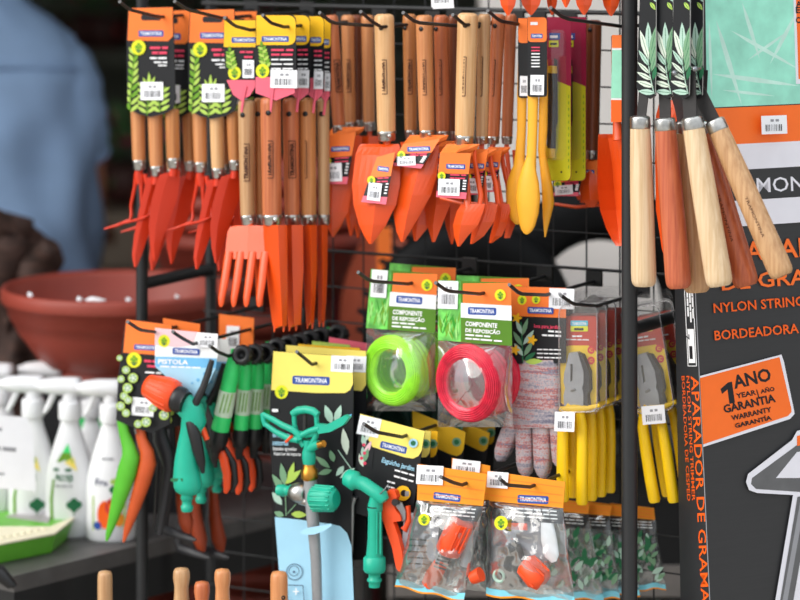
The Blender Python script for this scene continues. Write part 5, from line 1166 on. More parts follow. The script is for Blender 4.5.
# ================================================================ plier packs
def pliers(d, ox, oy, label, tilt_=0, stick=None, hd=None):
    pl = PL(d); cx0 = (575, 350); T = lambda ps: [(lambda q: (q[0]+ox, q[1]+oy) + tuple(e[2:]))(rot([e[:2]], tilt_, cx0)[0]) for e in ps]
    t = thing('plier_pack', label, 'pliers', pl.p(*T([(576, 503)])[0]), 'yellow handled pliers in clear packs')
    m = MB(); m.prism(pl, T(rrect(560, 316, 597, 405, 4, 3)), .0007, M['red_card'], off=0); c = part(t, 'card', m)
    p = MB(); p.flat(pl, T([(560.4, 350), (563, 347), (570, 345.5), (588, 345.5), (593, 348), (596.6, 352)]+rrect(560.4, 380, 596.6, 404.6, 4, 3, 'cd')[2:]), M['blister_yellow'])
    p.flat(pl, T(rrect(570.5, 320.5, 588, 326, 1, 2)), M['cyan_print']); p.flat(pl, T(rrect(570.5, 326, 588, 331.5, 1, 2)), M['lime_print'])
    a_, b_ = [q for q in T([(572, 325), (586.5, 325)])]; p.text(pl, 'TRAMONTINA', a_, b_, 3, M['white_print'], .02); a_, b_ = T([(574, 330.4), (585, 330.4)]); p.greek(pl, a_, b_, 2.4, M['ink'], 1)
    a_, b_ = T([(572, 337), (583, 337)]); p.greek(pl, a_, b_, 1.6, M['white_print'], 2); a_, b_ = T([(566, 340), (590, 340.5)]); p.greek(pl, a_, b_, 1.2, M['white_print'], 4)
    for y in (350, 360.5): q = T([(591, y)])[0]; p.flat(pl, disc(q[0], q[1], 3.6, 4), M['red_print']); p.text(pl, '®' if False else 'C', (q[0]-1.6, q[1]+1.6), (q[0]+1.6, q[1]+1.6), 3.2, M['blister_yellow'], .01)
    part(c, 'print', p)
    m = MB(); m.prism(pl, T([(569, 353), (577.5, 352), (580, 360), (583.5, 372), (583.5, 383), (582, 388), (583.5, 394), (583, 406), (564, 406), (563.5, 396), (565, 388), (563.5, 382), (564, 374), (567, 362)]), .008, M['tool_grey'], off=.012, holes=[T([(570.4, 364), (572.6, 364), (572.6, 380), (570.4, 382)])])
    m.prism(pl, T([(577, 353), (582, 355), (589, 372), (589.5, 390), (587, 395), (588, 406), (583, 406), (583.5, 394), (583.5, 372)]), .010, M['dark_steel'], off=.011); m.bar(pl, T([(573.5, 390, 6, .012)])+T([(573.5, 391, 6, .013)]), M['tool_grey'], 12); part(t, 'jaws', m, 'grey steel plier jaws')
    m = MB(); m.bar(pl, T([(571, 404, 9, .008), (566, 412, 10, .008), (563, 425, 11.5, .008), (562.5, 450, 12.2, .008), (562.5, 480, 12.5, .008), (563, 499, 12.5, .008), (563, 501.5, 10, .008)]), M['plier_yellow'], 14, sq=.8); part(t, 'handle_grip', m, 'yellow handle grip')
    m = MB(); m.bar(pl, T([(577, 404, 9, .006), (580, 412, 10, .006), (582, 425, 11, .006), (582.5, 450, 12, .006), (582, 480, 12.3, .006), (582, 502, 12.5, .006), (582, 504.5, 10, .006)]), M['plier_yellow'], 14, sq=.8)
    part(t, 'handle_grip', m, 'yellow handle grip')
    m = MB(); m.bar(pl, T([(560, 409, 5, .010), (574, 409, 9, .012), (588, 408, 5, .010), (600, 405, 4, .008)]), M['plier_yellow'], 10, sq=.7); part(t, 'collar', m, 'yellow collar guard')
    m = MB(); o = rrect(556, 294, 599, 439, 7, 4)
    m.prism(pl, T(rrect(556, 294, 599, 415, 7, 4)), .0006, M['clear_shell'], off=-.002)
    m.prism(pl, T(rrect(559, 306, 597, 412, 7, 4)), .0006, M['clear_shell'], off=.026)
    q = T(rrect(559, 306, 597, 412, 7, 4)); q2 = T(rrect(557.5, 303, 598.5, 414, 8, 4)); vs = [pl.p(x, y, .026) for x, y in q]+[pl.p(x, y, -.001) for x, y in q2]; n = len(q)
    m.add(vs, [(i, (i+1) % n, n+(i+1) % n, n+i) for i in range(n)], M['clear_shell'], True)
    m.bar(pl, [e + (1.3, .026) for e in q]+[q[0]+(1.3, .026)], M['shell_edge'], 5)
    part(t, 'clear_blister', m, 'clear plastic blister')
    if stick: part(t, 'price_sticker', MB().sticker(pl, *stick, .028))
    return t
a = pliers(.03, 0, 0, 'front pliers pack with a white price sticker, left of the rack post', 0, (554.5, 412, 574.5, 431.5, 2))
for i in range(3): dup(a, N*(.030*(i+1)), ['second pliers pack behind the stickered front one', 'third pliers pack, partly behind the front two', 'rearmost pliers pack touching the rack post'][i], skip=('price_sticker',))
b = pliers(.10, 68, 1, 'pliers pack right of the rack post with a tilted price sticker', -9, (642, 405.5, 665, 424, -5))
dup(b, N*.045, 'second pliers pack behind the one right of the rack post', skip=('price_sticker',))
# ================================================================ lower left: shears, spray gun, wands, pruners
pl = PL(-.085)
t = thing('hedge_shears', 'garden shears with one green and one orange handle under a flowered card', 'shears', pl.p(115, 541))
m = MB(); m.prism(pl, [(126, 319), (172, 325), (170, 424), (152, 433), (134, 428), (116, 420), (118, 380), (122, 345)], .0007, M['black_card'], off=.014); c = part(t, 'card', m)
p = MB(); p.off = .0143; p.flat(pl, [(126.3, 319.4), (171.5, 325), (171, 356), (123.2, 352.5)], M['orange_card']); p.brand(pl, 147, 347.5, 26, 5.4, 3); p.emblem(pl, 134, 360, 7.4)
p.greek(pl, (144, 362), (160, 363), 2.4, M['pink_print'], 2); p.greek(pl, (147, 367), (160, 368), 2.2, M['pink_print'], 1); p.greek(pl, (145, 373), (162, 374), 1.6, M['white_print'], 2)
rnd = random.Random(4)
for x, y, r in ((119.5, 358, 3), (126, 370, 4), (133, 378, 5), (121, 379, 3.6), (127.5, 388, 5), (124, 396, 4), (120.5, 406, 4.4), (128, 400, 4), (126, 413, 4), (146, 422, 5), (138, 424, 4), (153, 408, 4), (164, 415, 5)):
    p.flat(pl, disc(x, y, r), M['leaf_lime']); p.flat(pl, disc(x, y, r*.72), M['leaf_white'])
    for k in range(5): a_ = k*1.26; p.flat(pl, disc(x+r*.5*math.cos(a_), y+r*.5*math.sin(a_), r*.22, None, 6), M['leaf_sage'])
part(c, 'print', p); part(c, 'price_sticker', MB().sticker(pl, 132, 398, 154, 416, 5, .0165))
m = MB(); m.bar(pl, [(122, 420, 12, .008), (124, 432, 12, .008), (128.5, 446, 15, .008), (131, 456, 20, .008), (127.5, 470, 22, .008), (121, 492, 18, .008), (114, 516, 12, .008), (108.5, 534, 6.5, .008), (106.5, 541, 2.5, .008)], M['shear_green'], 14, sq=.6); part(t, 'green_handle', m, 'lime green tapering handle')
m = MB(); m.bar(pl, [(139, 426, 11, .002), (142, 440, 12, .002), (147, 452, 16, .002), (148, 462, 19, .002), (143, 480, 18, .002), (135.5, 504, 14, .002), (127, 530, 8, .002), (123.5, 542, 2.5, .002)], M['shear_orange'], 14, sq=.6); part(t, 'orange_handle', m, 'rust orange tapering handle')
m = MB(); m.bar(pl, [(135, 405, 2.2, .012), (133.5, 420, 2.2, .012), (136, 434, 2, .010)], M['steel'], 8); part(t, 'wire_clip', m, 'thin steel clip')
# second shears behind: grey handle, dark blades
pl = PL(-.045)
t = thing('hedge_shears', 'dark grey garden shears hanging behind the green and orange pair', 'shears', pl.p(168, 540))
m = MB(); m.prism(pl, [(163, 318), (200, 324), (200, 420), (165, 430)], .0007, M['black_card'], off=.01); c = part(t, 'card', m); p = MB(); p.off = .0103; p.flat(pl, [(163, 318), (200, 324), (200, 350), (163, 348)], M['orange_card'])
for x, y in ((168, 420), (170, 412), (190, 400)): p.flat(pl, disc(x, y, 4), M['leaf_lime'])
part(c, 'print', p)
m = MB(); m.bar(pl, [(160, 405, 11, .008), (159, 425, 14, .008), (161, 440, 18, .008), (166, 454, 17, .008), (168, 468, 11, .007), (164, 500, 9, .007), (159, 534, 7, .007)], M['shear_dark'], 12, sq=.6); part(t, 'grip', m, 'dark plastic grip')
for xs in ((163, 455, 158, 528), (158, 462, 154, 528)):
    m = MB(); m.bar(pl, [(xs[0], xs[1], 3, .006), (xs[2], xs[3], 2.6, .006), (xs[2]+2, xs[3]+6, 2, .006)], M['dark_steel'], 8); part(t, 'steel_arm', m, 'dark steel arm')
for i, (px, py, dd) in enumerate(((172, 452, -.03), (186, 470, .03), (205, 470, .06))):
    pl = PL(dd); t = thing('lawn_shears', ['dark grey lawn shears with a bent foot behind the teal spray gun', 'second dark lawn shears with a bent foot', 'third dark lawn shears with a bent foot, nearest the pruners'][i], 'shears', pl.p(px+18, 540), 'dark lawn shears with bent feet')
    m = MB(); e = [(px-2, py-60, 8), (px, py, 10), (px-4, py+45, 10), (px-8, py+72, 9.5), (px-6, py+78, 9.5), (px+8, py+83, 8.5, .004), (px+20, py+87, 6, .008), (px+24, py+88, 2.5, .01)]
    m.bar(pl, e, M['shear_dark'], 10, sq=.6); part(t, 'bent_blade', m)
    m = MB(); m.bar(pl, [(px+2, py-62, 9), (px+5, py-20, 10), (px+8, py+20, 10), (px+10, py+50, 15), (px+14, py+70, 17), (px+16, py+82, 8)], M['rust_dark'], 10, sq=.6, off=-.012); part(t, 'handle', m, 'dark rust coloured handle')
# ---- spray guns on cards
def gun(d, ox, oy, label, card=True, s=1):
    pl = PL(d); X = lambda x, y, *r: (187+(x-187)*s+ox, 440+(y-440)*s+oy)+tuple((q*s if i == 0 else q) for i, q in enumerate(r))
    t = thing('spray_gun', label, 'spray gun', pl.p(*X(187, 512)), 'teal garden spray guns')
    T = lambda ps: [X(*e) for e in ps]
    if card:
        m = MB(); m.prism(pl, T([(155, 328), (216, 334), (219, 348), (217.5, 358), (200, 402), (182, 392), (155, 366)]), .0006, M['white_card'], off=-.004); c = part(t, 'card', m)
        p = MB(); p.off = -.0037; p.flat(pl, T([(155.3, 328.4), (197, 332), (192, 345), (177, 347), (155.3, 345)]), M['pale_pink_card']); p.emblem(pl, *X(164, 341), 6)
        p.brand(pl, *X(186, 351.5), 27, 6.4, 3); p.flat(pl, T([(155.3, 356.5), (217, 358.5), (216, 368), (155.3, 367)]), M['sky_card']); p.flat(pl, T([(155.5, 367), (216, 368), (200, 401), (182, 391)]), M['pale_blue_card'])
        p.text(pl, 'PISTOLA', X(158, 363.5), X(188, 364.5), 4.6, M['white_print'], .03); p.greek(pl, X(160, 367), X(202, 368.5), 1.4, M['white_print'], 5)
        for x, y, r in ((205, 374, 2), (209, 371, 1.2), (198, 380, 1.6), (201, 388, 1.4), (192, 383, 1)): p.flat(pl, disc(*X(x, y), r), M['sky_card'])
        part(c, 'print', p); part(c, 'price_sticker', MB().sticker(pl, 197, 333.5, 217.5, 347.5, 2, -.0015))
    m = MB(); a = PL(d).p(*X(147, 385), .02); b = pl.p(*X(176, 398), .02); k = pl.k(160, 390)*s
    L = (b-a).length; axd = (b-a).normalized()
    prof = [(.0001, .0), (8*k, 0), (11.5*k, .002), (12.5*k, .01), (15.5*k, L*.55), (16*k, L*.9), (13*k, L)]
    m.lathe(a, prof, M['orange_grip'], 28, axis=axd)
    ya = axd.cross(Z).normalized(); yb = axd.cross(ya)
    for i in range(14):
        th = 2*math.pi*i/14; dd = ya*math.cos(th)+yb*math.sin(th); m.tube([a+axd*.006+dd*11.6*k, a+axd*L*.6+dd*15.4*k, a+axd*L*.9+dd*15.8*k], [.0008, .0016, .0012], M['orange_grip'], 6)
    part(t, 'nozzle', m, 'orange ribbed nozzle')
    m = MB(); m.lathe(b-axd*.002, [(12*k, 0), (13*k, .004), (13*k, .012), (11*k, .016), (11*k, .02)], M['black_plastic'], 24, axis=axd); part(t, 'collar_ring', m, 'black collar ring')
    m = MB(); m.bar(pl, T([(176, 399, 21, .018), (184, 404, 24, .016), (192, 411, 26, .014), (194, 420, 26, .012), (191, 432, 22, .012), (188, 446, 22, .012), (186.5, 462, 25, .012), (187, 478, 29, .012), (188, 486, 29.5, .012), (188, 492, 25, .012), (188, 495, 14, .012)]), M['teal_plastic'], 20, sq=.72); part(t, 'gun_body', m)
    m = MB(); m.bar(pl, T([(186, 416, 5, .021), (190, 423, 11, .021), (195, 436, 14, .0195), (198, 450, 13, .018), (201, 462, 10, .0155), (203, 473, 4, .012)]), M['black_plastic'], 12, sq=.7); part(t, 'rubber_grip', m, 'black rubber grip inlay')
    m = MB(); m.bar(pl, T([(187, 494, 12, .012), (187, 499, 13, .012), (187, 500, 10, .012), (187, 505, 10, .012), (187, 506, 12.5, .012), (187, 509, 12.5, .012), (187, 511.5, 10, .012)]), M['teal_plastic'], 16); part(t, 'hose_connector', m)
    m = MB(); m.bar(pl, T([(212, 360, 6, .012), (208, 374, 8, .014), (203, 388, 8, .016), (196, 402, 9, .018), (191, 411, 6, .018)]), M['black_plastic'], 10, sq=.6); part(t, 'lever', m, 'black squeeze lever')
    m = MB(); m.bar(pl, T([(186, 388, 1.6, .02), (185, 398, 1.6, .024), (182, 410, 1.6, .022)]), M['black_plastic'], 6); part(t, 'strap', m, 'black strap')
    m = MB(); m.bar(pl, T([(198, 422, 6, .006), (203, 430, 7, .006), (207, 440, 6, .006)]), M['orange_grip'], 10); part(t, 'trigger', m, 'orange trigger')
    if s == 1 and card:
        m = MB(); m.greek(pl, X(181, 478), X(195, 478), 3, M['leaf_dark'], 1); mv = [v + pl.n*.0265 for v in m.v]; m.v = mv; part(t, 'gun_mark', m, 'faint dark mark on the grip')
    return t
gun(-.115, 0, 0, 'front teal spray gun with orange nozzle on a light blue card')
gun(-.03, 14, -3, 'second teal spray gun behind the front one', True, .92)
gun(.02, 30, -8, 'third teal spray gun, only its lower grip showing', False, .84)
pl = PL(.03); m = MB(); t = thing('orange_card_pack', 'orange topped hanging card behind the spray gun cards', 'card', pl.p(237, 345)); m.prism(pl, [(219, 314), (254, 318), (253, 348), (219, 345)], .0008, M['orange_card']); c = part(t, 'card', m); part(c, 'price_sticker', MB().sticker(pl, 226, 326, 239, 350, 3, .002))
# ---- green spray wands
def wand(d, x, yt, label, sl=1.0):
    pl = PL(d); t = thing('spray_wand', label, 'spray wand', pl.p(x-20*sl, yt+108), 'green spray wands with black ends')
    g = lambda dy: x-sl*dy*.2; wf = 1 if sl == 1 else .82
    m = MB(); m.bar(pl, [(g(y), yt+y, w_*wf) for y, w_ in ((4, 13), (20, 16), (40, 17), (58, 17.5), (76, 18.5), (79, 17))], M['wand_green'], 18); part(t, 'tube', m)
    m = MB(); m.bar(pl, [(x-1, yt-4, 7), (x-1, yt+6, 9)], M['wand_green'], 12)
    q = pl.p(x+6, yt+2, .012); k = pl.k(x, yt); ax = (pl.n*.9+UX*.25+Z*.2).normalized()
    m.lathe(q-ax*.02, [(7.5*k, 0), (9.6*k, .002), (9.8*k, .020), (8.8*k, .024), (4.6*k, .0245), (4.2*k, .016), (.0001, .015)], M['black_plastic'], 20, axis=ax)
    for i in range(12): a_ = 2*math.pi*i/12; u = ax.cross(Z).normalized(); v = ax.cross(u); dd = u*math.cos(a_)+v*math.sin(a_); m.tube([q-ax*.019+dd*9.7*k, q+ax*.001+dd*9.7*k], .0012, M['black_plastic'], 5)
    part(t, 'valve_cap', m, 'black ribbed valve cap')
    m = MB(); m.bar(pl, [(g(37), yt+37, 17.6*wf), (g(62), yt+62, 18.8*wf)], mat('wand_label', (206, 226, 200), .5), 18, cap=False); part(t, 'paper_label', m, 'pale paper label')
    m = MB(); off = 9.6*k*wf
    for k_ in range(3): p0, p1 = (g(60)-4+k_*4*wf, yt+60), (g(41)-3+k_*4*wf, yt+41); m.line(PL(d-off), p0, p1, 1.1, M['leaf_green'])
    part(t, 'label_print', m)
    m = MB(); m.bar(pl, [(g(77), yt+77, 20*wf), (g(86), yt+86, 20*wf), (g(95), yt+95, 17*wf), (g(96), yt+96, 12*wf), (g(107), yt+107, 7*wf)], M['black_plastic'], 16); part(t, 'nozzle_end', m, 'black nozzle end')
    return t
for i in range(9):
    d = [-.075, -.045, -.02, .01, .035, .06, .085, .11, .135][i]; x = [235.5, 247.5, 259.5, 270, 282, 293, 303.5, 314, 331][i]; yt = [353, 352, 351, 346, 343, 341, 338, 335, 332][i]
    wand(d, x, yt, ['front green spray wand beside the spray gun card', 'second green spray wand from the front', 'third green spray wand from the front', 'fourth green spray wand touching the sprinkler card', 'fifth green wand, its top showing over the sprinkler card', 'sixth green wand top behind the sprinkler card', 'seventh green wand top behind the sprinkler card', 'eighth green wand top behind the sprinkler card', 'last green wand top near the lime coil'][i], [1.0, .42, .3, .2, .2, .2, .2, .2, .2][i])
# ---- pruners with orange grips
def pruner(d, x, y, label, card=False):
    pl = PL(d); t = thing('hand_pruner', label, 'pruner', pl.p(x+6, y+46), 'hand pruners with orange grips')
    m = MB(); m.bar(pl, [(x-6, y-12, 7, .006), (x, y, 9, .006), (x+5, y+12, 10, .006), (x+8, y+26, 9.5, .006), (x+8, y+40, 8, .006), (x+6.5, y+45, 4, .006)], M['orange_grip'], 12, sq=.7); part(t, 'orange_grip', m, 'curved orange grip')
    m = MB(); m.bar(pl, [(x-4, y-10, 5, .002), (x+6, y+2, 8, 0), (x+14, y+16, 9, 0), (x+16, y+34, 8, 0), (x+13, y+44, 4, 0)], M['black_plastic'], 12, sq=.7); part(t, 'black_grip', m, 'curved black grip')
    m = MB(); m.prism(pl, [(x-8, y-8), (x-14, y-30), (x-12, y-44), (x-7, y-30), (x-2, y-10)], .002, M['dark_steel'], off=.004); part(t, 'pruner_blade', m, 'dark steel blade'); return t
pruner(-.065, 219, 448, 'front orange grip pruner under the green wands'); pruner(-.035, 231, 449, 'middle orange grip pruner under the green wands'); pruner(-.005, 244, 446, 'rear orange grip pruner under the green wands')
# ================================================================ sprinkler card
pl = PL(-.06); ps = PL(-.09)
t = thing('sprinkler_pack', 'teal impact sprinkler on a tall yellow, black and blue card', 'sprinkler', pl.p(318, 680))
m = MB(); slot = [(301, 368), (304, 362.5), (314, 362.5), (319, 369)]
m.prism(pl, [(273, 351), (353, 357), (353.5, 384), (352, 540), (358, 690), (288, 690), (276, 520), (269.5, 440), (270, 400)], .0008, M['black_card'], holes=[slot]); c = part(t, 'card', m)
p = MB(); p.flat(pl, [(273.4, 351.3), (352.6, 357.2), (353, 384), (350, 390), (345, 393), (315, 393), (271.2, 390)], M['pale_yellow_card']); p.flat(pl, [(274, 364), (312, 368), (340, 393), (315, 393), (271.4, 390)], M['pale_yellow_card'])
p.brand(pl, 311, 380.5, 37.5, 8.6, 2); p.emblem(pl, 281.5, 392, 6.6)
p.flat(pl, [(274.7, 517), (302, 520), (331, 524), (340, 526), (347, 533), (351.5, 546), (357.6, 689), (288.4, 689)], M['pale_blue_card'])
for a_, b_, w_, mm in (((332, 424), (325, 405), 8, 'leaf_pale'), ((335, 423), (341, 405), 7, 'leaf_pale'), ((337, 426), (352, 414), 7, 'sky_card'), ((347, 455), (343, 428), 8, 'leaf_white'), ((330, 468), (315, 456), 6, 'leaf_sage'), ((332, 470), (318, 474), 6, 'leaf_sage'), ((334, 462), (330, 450), 6, 'leaf_sage'), ((344, 466), (336, 476), 6, 'leaf_pale'),
                       ((285, 486), (281, 463), 7, 'leaf_sage'), ((288, 484), (294, 462), 6, 'leaf_lime'), ((284, 492), (272, 474), 7, 'leaf_sage'), ((285, 484), (301, 470), 7, 'leaf_lime'), ((282, 505), (272, 492), 7, 'leaf_pale'), ((284, 516), (274, 512), 6, 'leaf_sage'), ((291, 514), (307, 515), 7, 'leaf_lime'), ((340, 478), (355, 468), 6, 'leaf_pale')): p.leaf(pl, a_, b_, w_, M[mm])
p.line(pl, (286, 516), (285, 478), .9, M['leaf_sage']); p.line(pl, (287, 514), (296, 504), .9, M['leaf_sage']); p.line(pl, (352, 470), (338, 450), .9, M['leaf_pale'])
for y, s_, x1 in ((437, 'de impacto', 290), (445, 'setorial', 288)): p.text(pl, s_, (272.5, y), (x1, y+.6), 5.4, M['pale_blue_card'], .02)
p.text(pl, 'Impulse sprinkler', (273, 450), (297, 450.8), 3.4, M['white_print'], .01); p.text(pl, 'Aspersor de impacto', (273.5, 455), (301, 455.8), 3.4, M['white_print'], .01)
p.greek(pl, (272, 412), (279, 412), 3, M['white_print'], 1)
def ring(pl, cx, cy, r, w_, mm):
    for i in range(20): a0 = 2*math.pi*i/20; a1 = 2*math.pi*(i+1)/20; p.line(pl, (cx+r*math.cos(a0), cy+r*math.sin(a0)), (cx+r*math.cos(a1), cy+r*math.sin(a1)), w_, M[mm])
ring(pl, 294.5, 572, 8, .7, 'navy_print'); ring(pl, 294, 571, 5, .5, 'navy_print'); p.flat(pl, disc(294, 572, 1.2), M['navy_print'])
for a_, b_ in (((287, 585), (303, 585.5)), ((303, 585.5), (304, 601)), ((304, 601), (288, 601)), ((288, 601), (287, 585))): p.line(pl, a_, b_, .7, M['navy_print'])
p.line(pl, (296, 588), (296, 595), 1.2, M['white_print']); p.line(pl, (293, 591.5), (299, 591.5), 1.2, M['white_print'])
part(c, 'print', p); part(c, 'price_sticker', MB().sticker(pl, 331, 356, 353, 372, 3, .0012))
tl = 'teal_plastic'
m = MB(); m.bar(ps, [(318, 478, 14), (318, 482, 15), (313, 500, 15, 0)], M['steel'], 14)  if False else None
m = MB(); m.bar(ps, [(310, 474, 13.5), (311.5, 500, 13.5), (313.5, 527, 12.5), (316, 560, 11, -.004), (320, 680, 9, -.008)], M['tool_grey'], 16); part(t, 'riser_rod', m, 'grey metal spike rod')
m = MB(); m.bar(ps, [(309, 464, 12), (309, 468, 13), (309.5, 470, 16.5), (309.5, 475, 17), (310, 478, 17.5), (310, 481, 12)], M['brass'], 14); part(t, 'brass_nut', m, 'brass threaded nut')
m = MB(); m.bar(ps, [(308, 440, 10, .002), (308, 448, 9, .002), (308.5, 452, 13), (309, 458, 14), (309, 464, 12)], M[tl], 14)
m.bar(ps, [(308, 450, 8, .002), (314, 446, 9, .004), (319, 444, 8, .006)], M[tl], 12); m.bar(ps, [(318, 445, 7, .006), (324, 443.5, 7, .008)], M['brass'], 12); part(t, 'sprinkler_neck', m)
m = MB()
for q in ([(294, 412, 5), (294.5, 424, 5), (297, 436, 6), (304, 446, 6)], [(316, 412, 5), (317, 424, 5), (316, 436, 6), (311, 446, 6)]): m.bar(ps, q, M[tl], 10, off=.004)
m.bar(ps, [(292.5, 414, 7, .004), (298, 410.5, 8, .004), (306, 409.5, 8, .004), (313, 411, 8, .004), (318, 415, 7, .004)], M[tl], 12); m.bar(ps, [(295, 433, 6, .004), (306, 435, 7, .004), (317, 433, 6, .004)], M[tl], 10); part(t, 'cage', m)
m = MB()
for i in range(7): m.torus(ps.p(305, 415+2.6*i, .002), Z, .0055, .0014, M['dark_steel'], 16, 6)
m.bar(ps, [(305, 412, 5), (305, 436, 5)], M['dark_steel'], 8); part(t, 'spring', m, 'dark steel spring')
m = MB(); 
for q in ([(262.5, 414, 5), (272, 419, 6), (282, 425, 6.5), (293, 430, 7)], [(265, 424, 5), (276, 432, 6), (288, 438, 7), (298, 440, 7)], [(262.5, 413, 5), (263.5, 420, 5.5), (265.5, 426, 5)], [(292, 429, 7), (298, 434, 7), (300, 440, 6)]): m.bar(ps, q, M[tl], 10, sq=.8, off=.01)
part(t, 'left_arm', m)
m = MB(); m.prism(ps, [(316, 424), (326, 425), (345, 415), (349, 417.5), (343, 425), (330, 432), (318, 434)], .008, M[tl], off=.012); m.bar(ps, [(300, 436, 6), (310, 431, 6), (320, 428, 7)], M[tl], 10, off=.008); part(t, 'right_arm', m)
m = MB(); m.bar(ps, [(286, 442, 3, .012), (292, 436, 3, .014)], M['orange_grip'], 8); part(t, 'orange_pin', m, 'small orange pin')
m = MB(); m.bar(ps, [(278, 490, 11), (284, 490.5, 12.5), (285, 490.5, 10), (290, 491, 10), (291, 491, 13), (293, 491, 13)], M[tl], 14); part(t, 'side_connector', m)
m = MB(); m.bar(ps, [(290, 491, 11), (292, 491.5, 15), (298, 492.5, 20), (304, 493.5, 20), (306, 494, 14)], M['ferrule_steel'], 16); m.bar(ps, [(300, 500, 9), (309, 502, 10)], M['ferrule_steel'], 12); part(t, 'metal_socket', m, 'silver metal socket')
m = MB(); m.bar(ps, [(311, 498, 16, .006), (313, 498, 22, .006), (316, 498, 25.5, .006), (330, 499, 26, .006), (334, 499, 23, .006), (336.5, 499, 16, .006)], M[tl], 20)
for i in range(9):
    a_ = -math.pi/2+math.pi*i/8; k = ps.k(325, 498); A_, B_ = ps.p(315, 498, .006), ps.p(334, 499, .006); ax = (B_-A_).normalized(); u = Z; v = ax.cross(Z); dd = u*math.sin(a_)*12.8*k+v*math.cos(a_)*12.8*k
    m.tube([A_+dd, B_+dd*.93], .0016, M[tl], 6)
part(t, 'adjusting_knob', m, 'teal ribbed adjusting knob')
m = MB(); q = [(300.5, 532), (306, 528), (316, 526.5), (331, 523.5), (331.5, 526), (324, 531), (314, 534.5), (306, 535), (301, 534)]; m.prism(PL(-.105), q, .0008, M['pale_blue_card']); part(t, 'card_tab', m, 'pale blue card tab holding the rod')
m = MB(); m.flat(pl, [(319, 530), (332, 526), (332, 540), (330, 544), (326, 545), (321, 542), (319, 536)], M['ink'], .0012); part(c, 'tab_shade', m, 'dark opening left by the tab')  # flat black patch paints the shade inside the tab's opening, nothing is cut
# cards hanging behind the sprinkler
for i, (d, q, hm, lb) in enumerate(((-.03, [(286, 345), (366, 351), (366, 560), (290, 560)], 'pale_yellow_card', 'second sprinkler card directly behind the front sprinkler card'), (.0, [(298, 344), (360, 348), (360, 500), (300, 500)], 'yellow_card', 'third sprinkler card showing its pink-white top edge'), (.04, [(312, 341), (350, 345), (350, 470), (312, 470)], 'leaf_lime', 'olive topped card behind the sprinkler cards'), (.06, [(329, 337), (372, 344), (372, 480), (330, 480)], 'pink_card', 'pink topped card behind the sprinkler cards beside the lime coil'))):
    pl2 = PL(d); o = thing('hanging_card', lb, 'card', pl2.p(q[2][0], q[2][1]), 'cards behind the sprinkler'); m = MB(); m.prism(pl2, q, .0008, M['black_card']); cc = part(o, 'card', m)
    p = MB(); A_, B_ = q[0], q[1]; p.flat(pl2, [A_, B_, (B_[0], B_[1]+34), (B_[0]-4, B_[1]+40), (A_[0], A_[1]+40)], M[hm]); part(cc, 'print', p)
    if i == 0: part(cc, 'price_sticker', MB().sticker(pl2, 346, 356, 366, 372, 3, .0012))
# ================================================================ hose nozzle pack
A12 = 12
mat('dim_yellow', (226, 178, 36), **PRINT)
pl = PL(-.055); pn = PL(-.085)
def nozzle_card(d, q, label, full=True, hdr='pale_yellow_card'):
    pl = PL(d); A, B, C, D = q; e = lambda u, v: lerp(lerp(A, B, u), lerp(D, C, u), v)
    t = thing('nozzle_pack' if full else 'hanging_card', label, 'hose nozzle' if full else 'card', pl.p(*lerp(C, D, .5)), None if full else 'yellow topped cards behind the hose nozzle')
    m = MB(); m.prism(pl, [A, B, e(1, .20), C, D], .0007, M['black_card'], holes=[[e(.28, .115), e(.56, .10), e(.64, .14), e(.62, .17), e(.3, .155)]] if full else []); c = part(t, 'card', m); p = MB()
    p.flat(pl, [e(.003, .002), e(.997, .002), e(.995, .2), e(.96, .26), e(.88, .30), e(.75, .31), e(.003, .29)], M[hdr])
    if full:
        bc = e(.56, .245); p.brand(pl, bc[0], bc[1], 27, 7.2, A12+2)
        p.flat(pl, [e(.003, .1), e(.26, .32), e(.26, .5), e(.003, .5)], M['ink'])
        for i, (u, v, mm) in enumerate(((.08, .2, 'leaf_white'), (.18, .26, 'leaf_pale'), (.1, .34, 'pale_pink_card'), (.2, .38, 'leaf_pale'), (.06, .42, 'leaf_sage'), (.16, .46, 'leaf_white'))): a_ = e(u, v); p.leaf(pl, e(.12, v+.06), (a_[0]+(-7 if i % 2 else 8), a_[1]-8), 5, M[mm])
        for u, v in ((.1, .3), (.12, .38), (.08, .44), (.14, .48)): a_ = e(u, v); p.flat(pl, disc(a_[0], a_[1], 1.7), M['pink_print'])
        p.text(pl, 'Esguicho jardim', e(.40, .42), e(.92, .42), 4.8, M['pale_blue_card'], .02)
        for v in (.47, .53): p.greek(pl, e(.62, v), e(.95, v), 1.7, M['white_print'], 3)
        for v in (.60, .65): p.greek(pl, e(.52, v), e(.66, v), 1.6, M['white_print'], 2)
        a_ = e(.80, .665); p.flat(pl, disc(a_[0], a_[1], 7.6), M['yellow_card']); p.flat(pl, disc(a_[0]+1, a_[1], 3.4), M['ink']); p.flat(pl, rect(a_[0]+2, a_[1]-2, a_[0]+6, a_[1]+3), M['grey_print'])
    a_ = e(.85, .15); p.flat(pl, disc(a_[0], a_[1], 4.6), M['pale_blue_card'] if full else M['leaf_sage']); p.flat(pl, disc(a_[0], a_[1], 2.6), M['leaf_dark'])
    part(c, 'print', p); return t, c
t, c = nozzle_card(-.055, [(360, 413.5), (425, 431), (410, 530), (352, 512)], 'teal garden hose nozzle on a yellow and black tilted card')
part(c, 'price_sticker', MB().sticker(PL(-.055), 358, 417, 380, 436, 12, .001, bars=True))
m = MB(); m.bar(pn, [(345, 476, 10, .004), (347, 477, 17, .004), (353, 480, 19, .004), (355, 481, 20, .004), (358, 482, 14, .004), (364, 484, 14, .004), (374, 491, 14, .004), (382, 497, 15, .004), (385, 501, 10, .004)], M[tl], 18); part(t, 'nozzle_head', m)
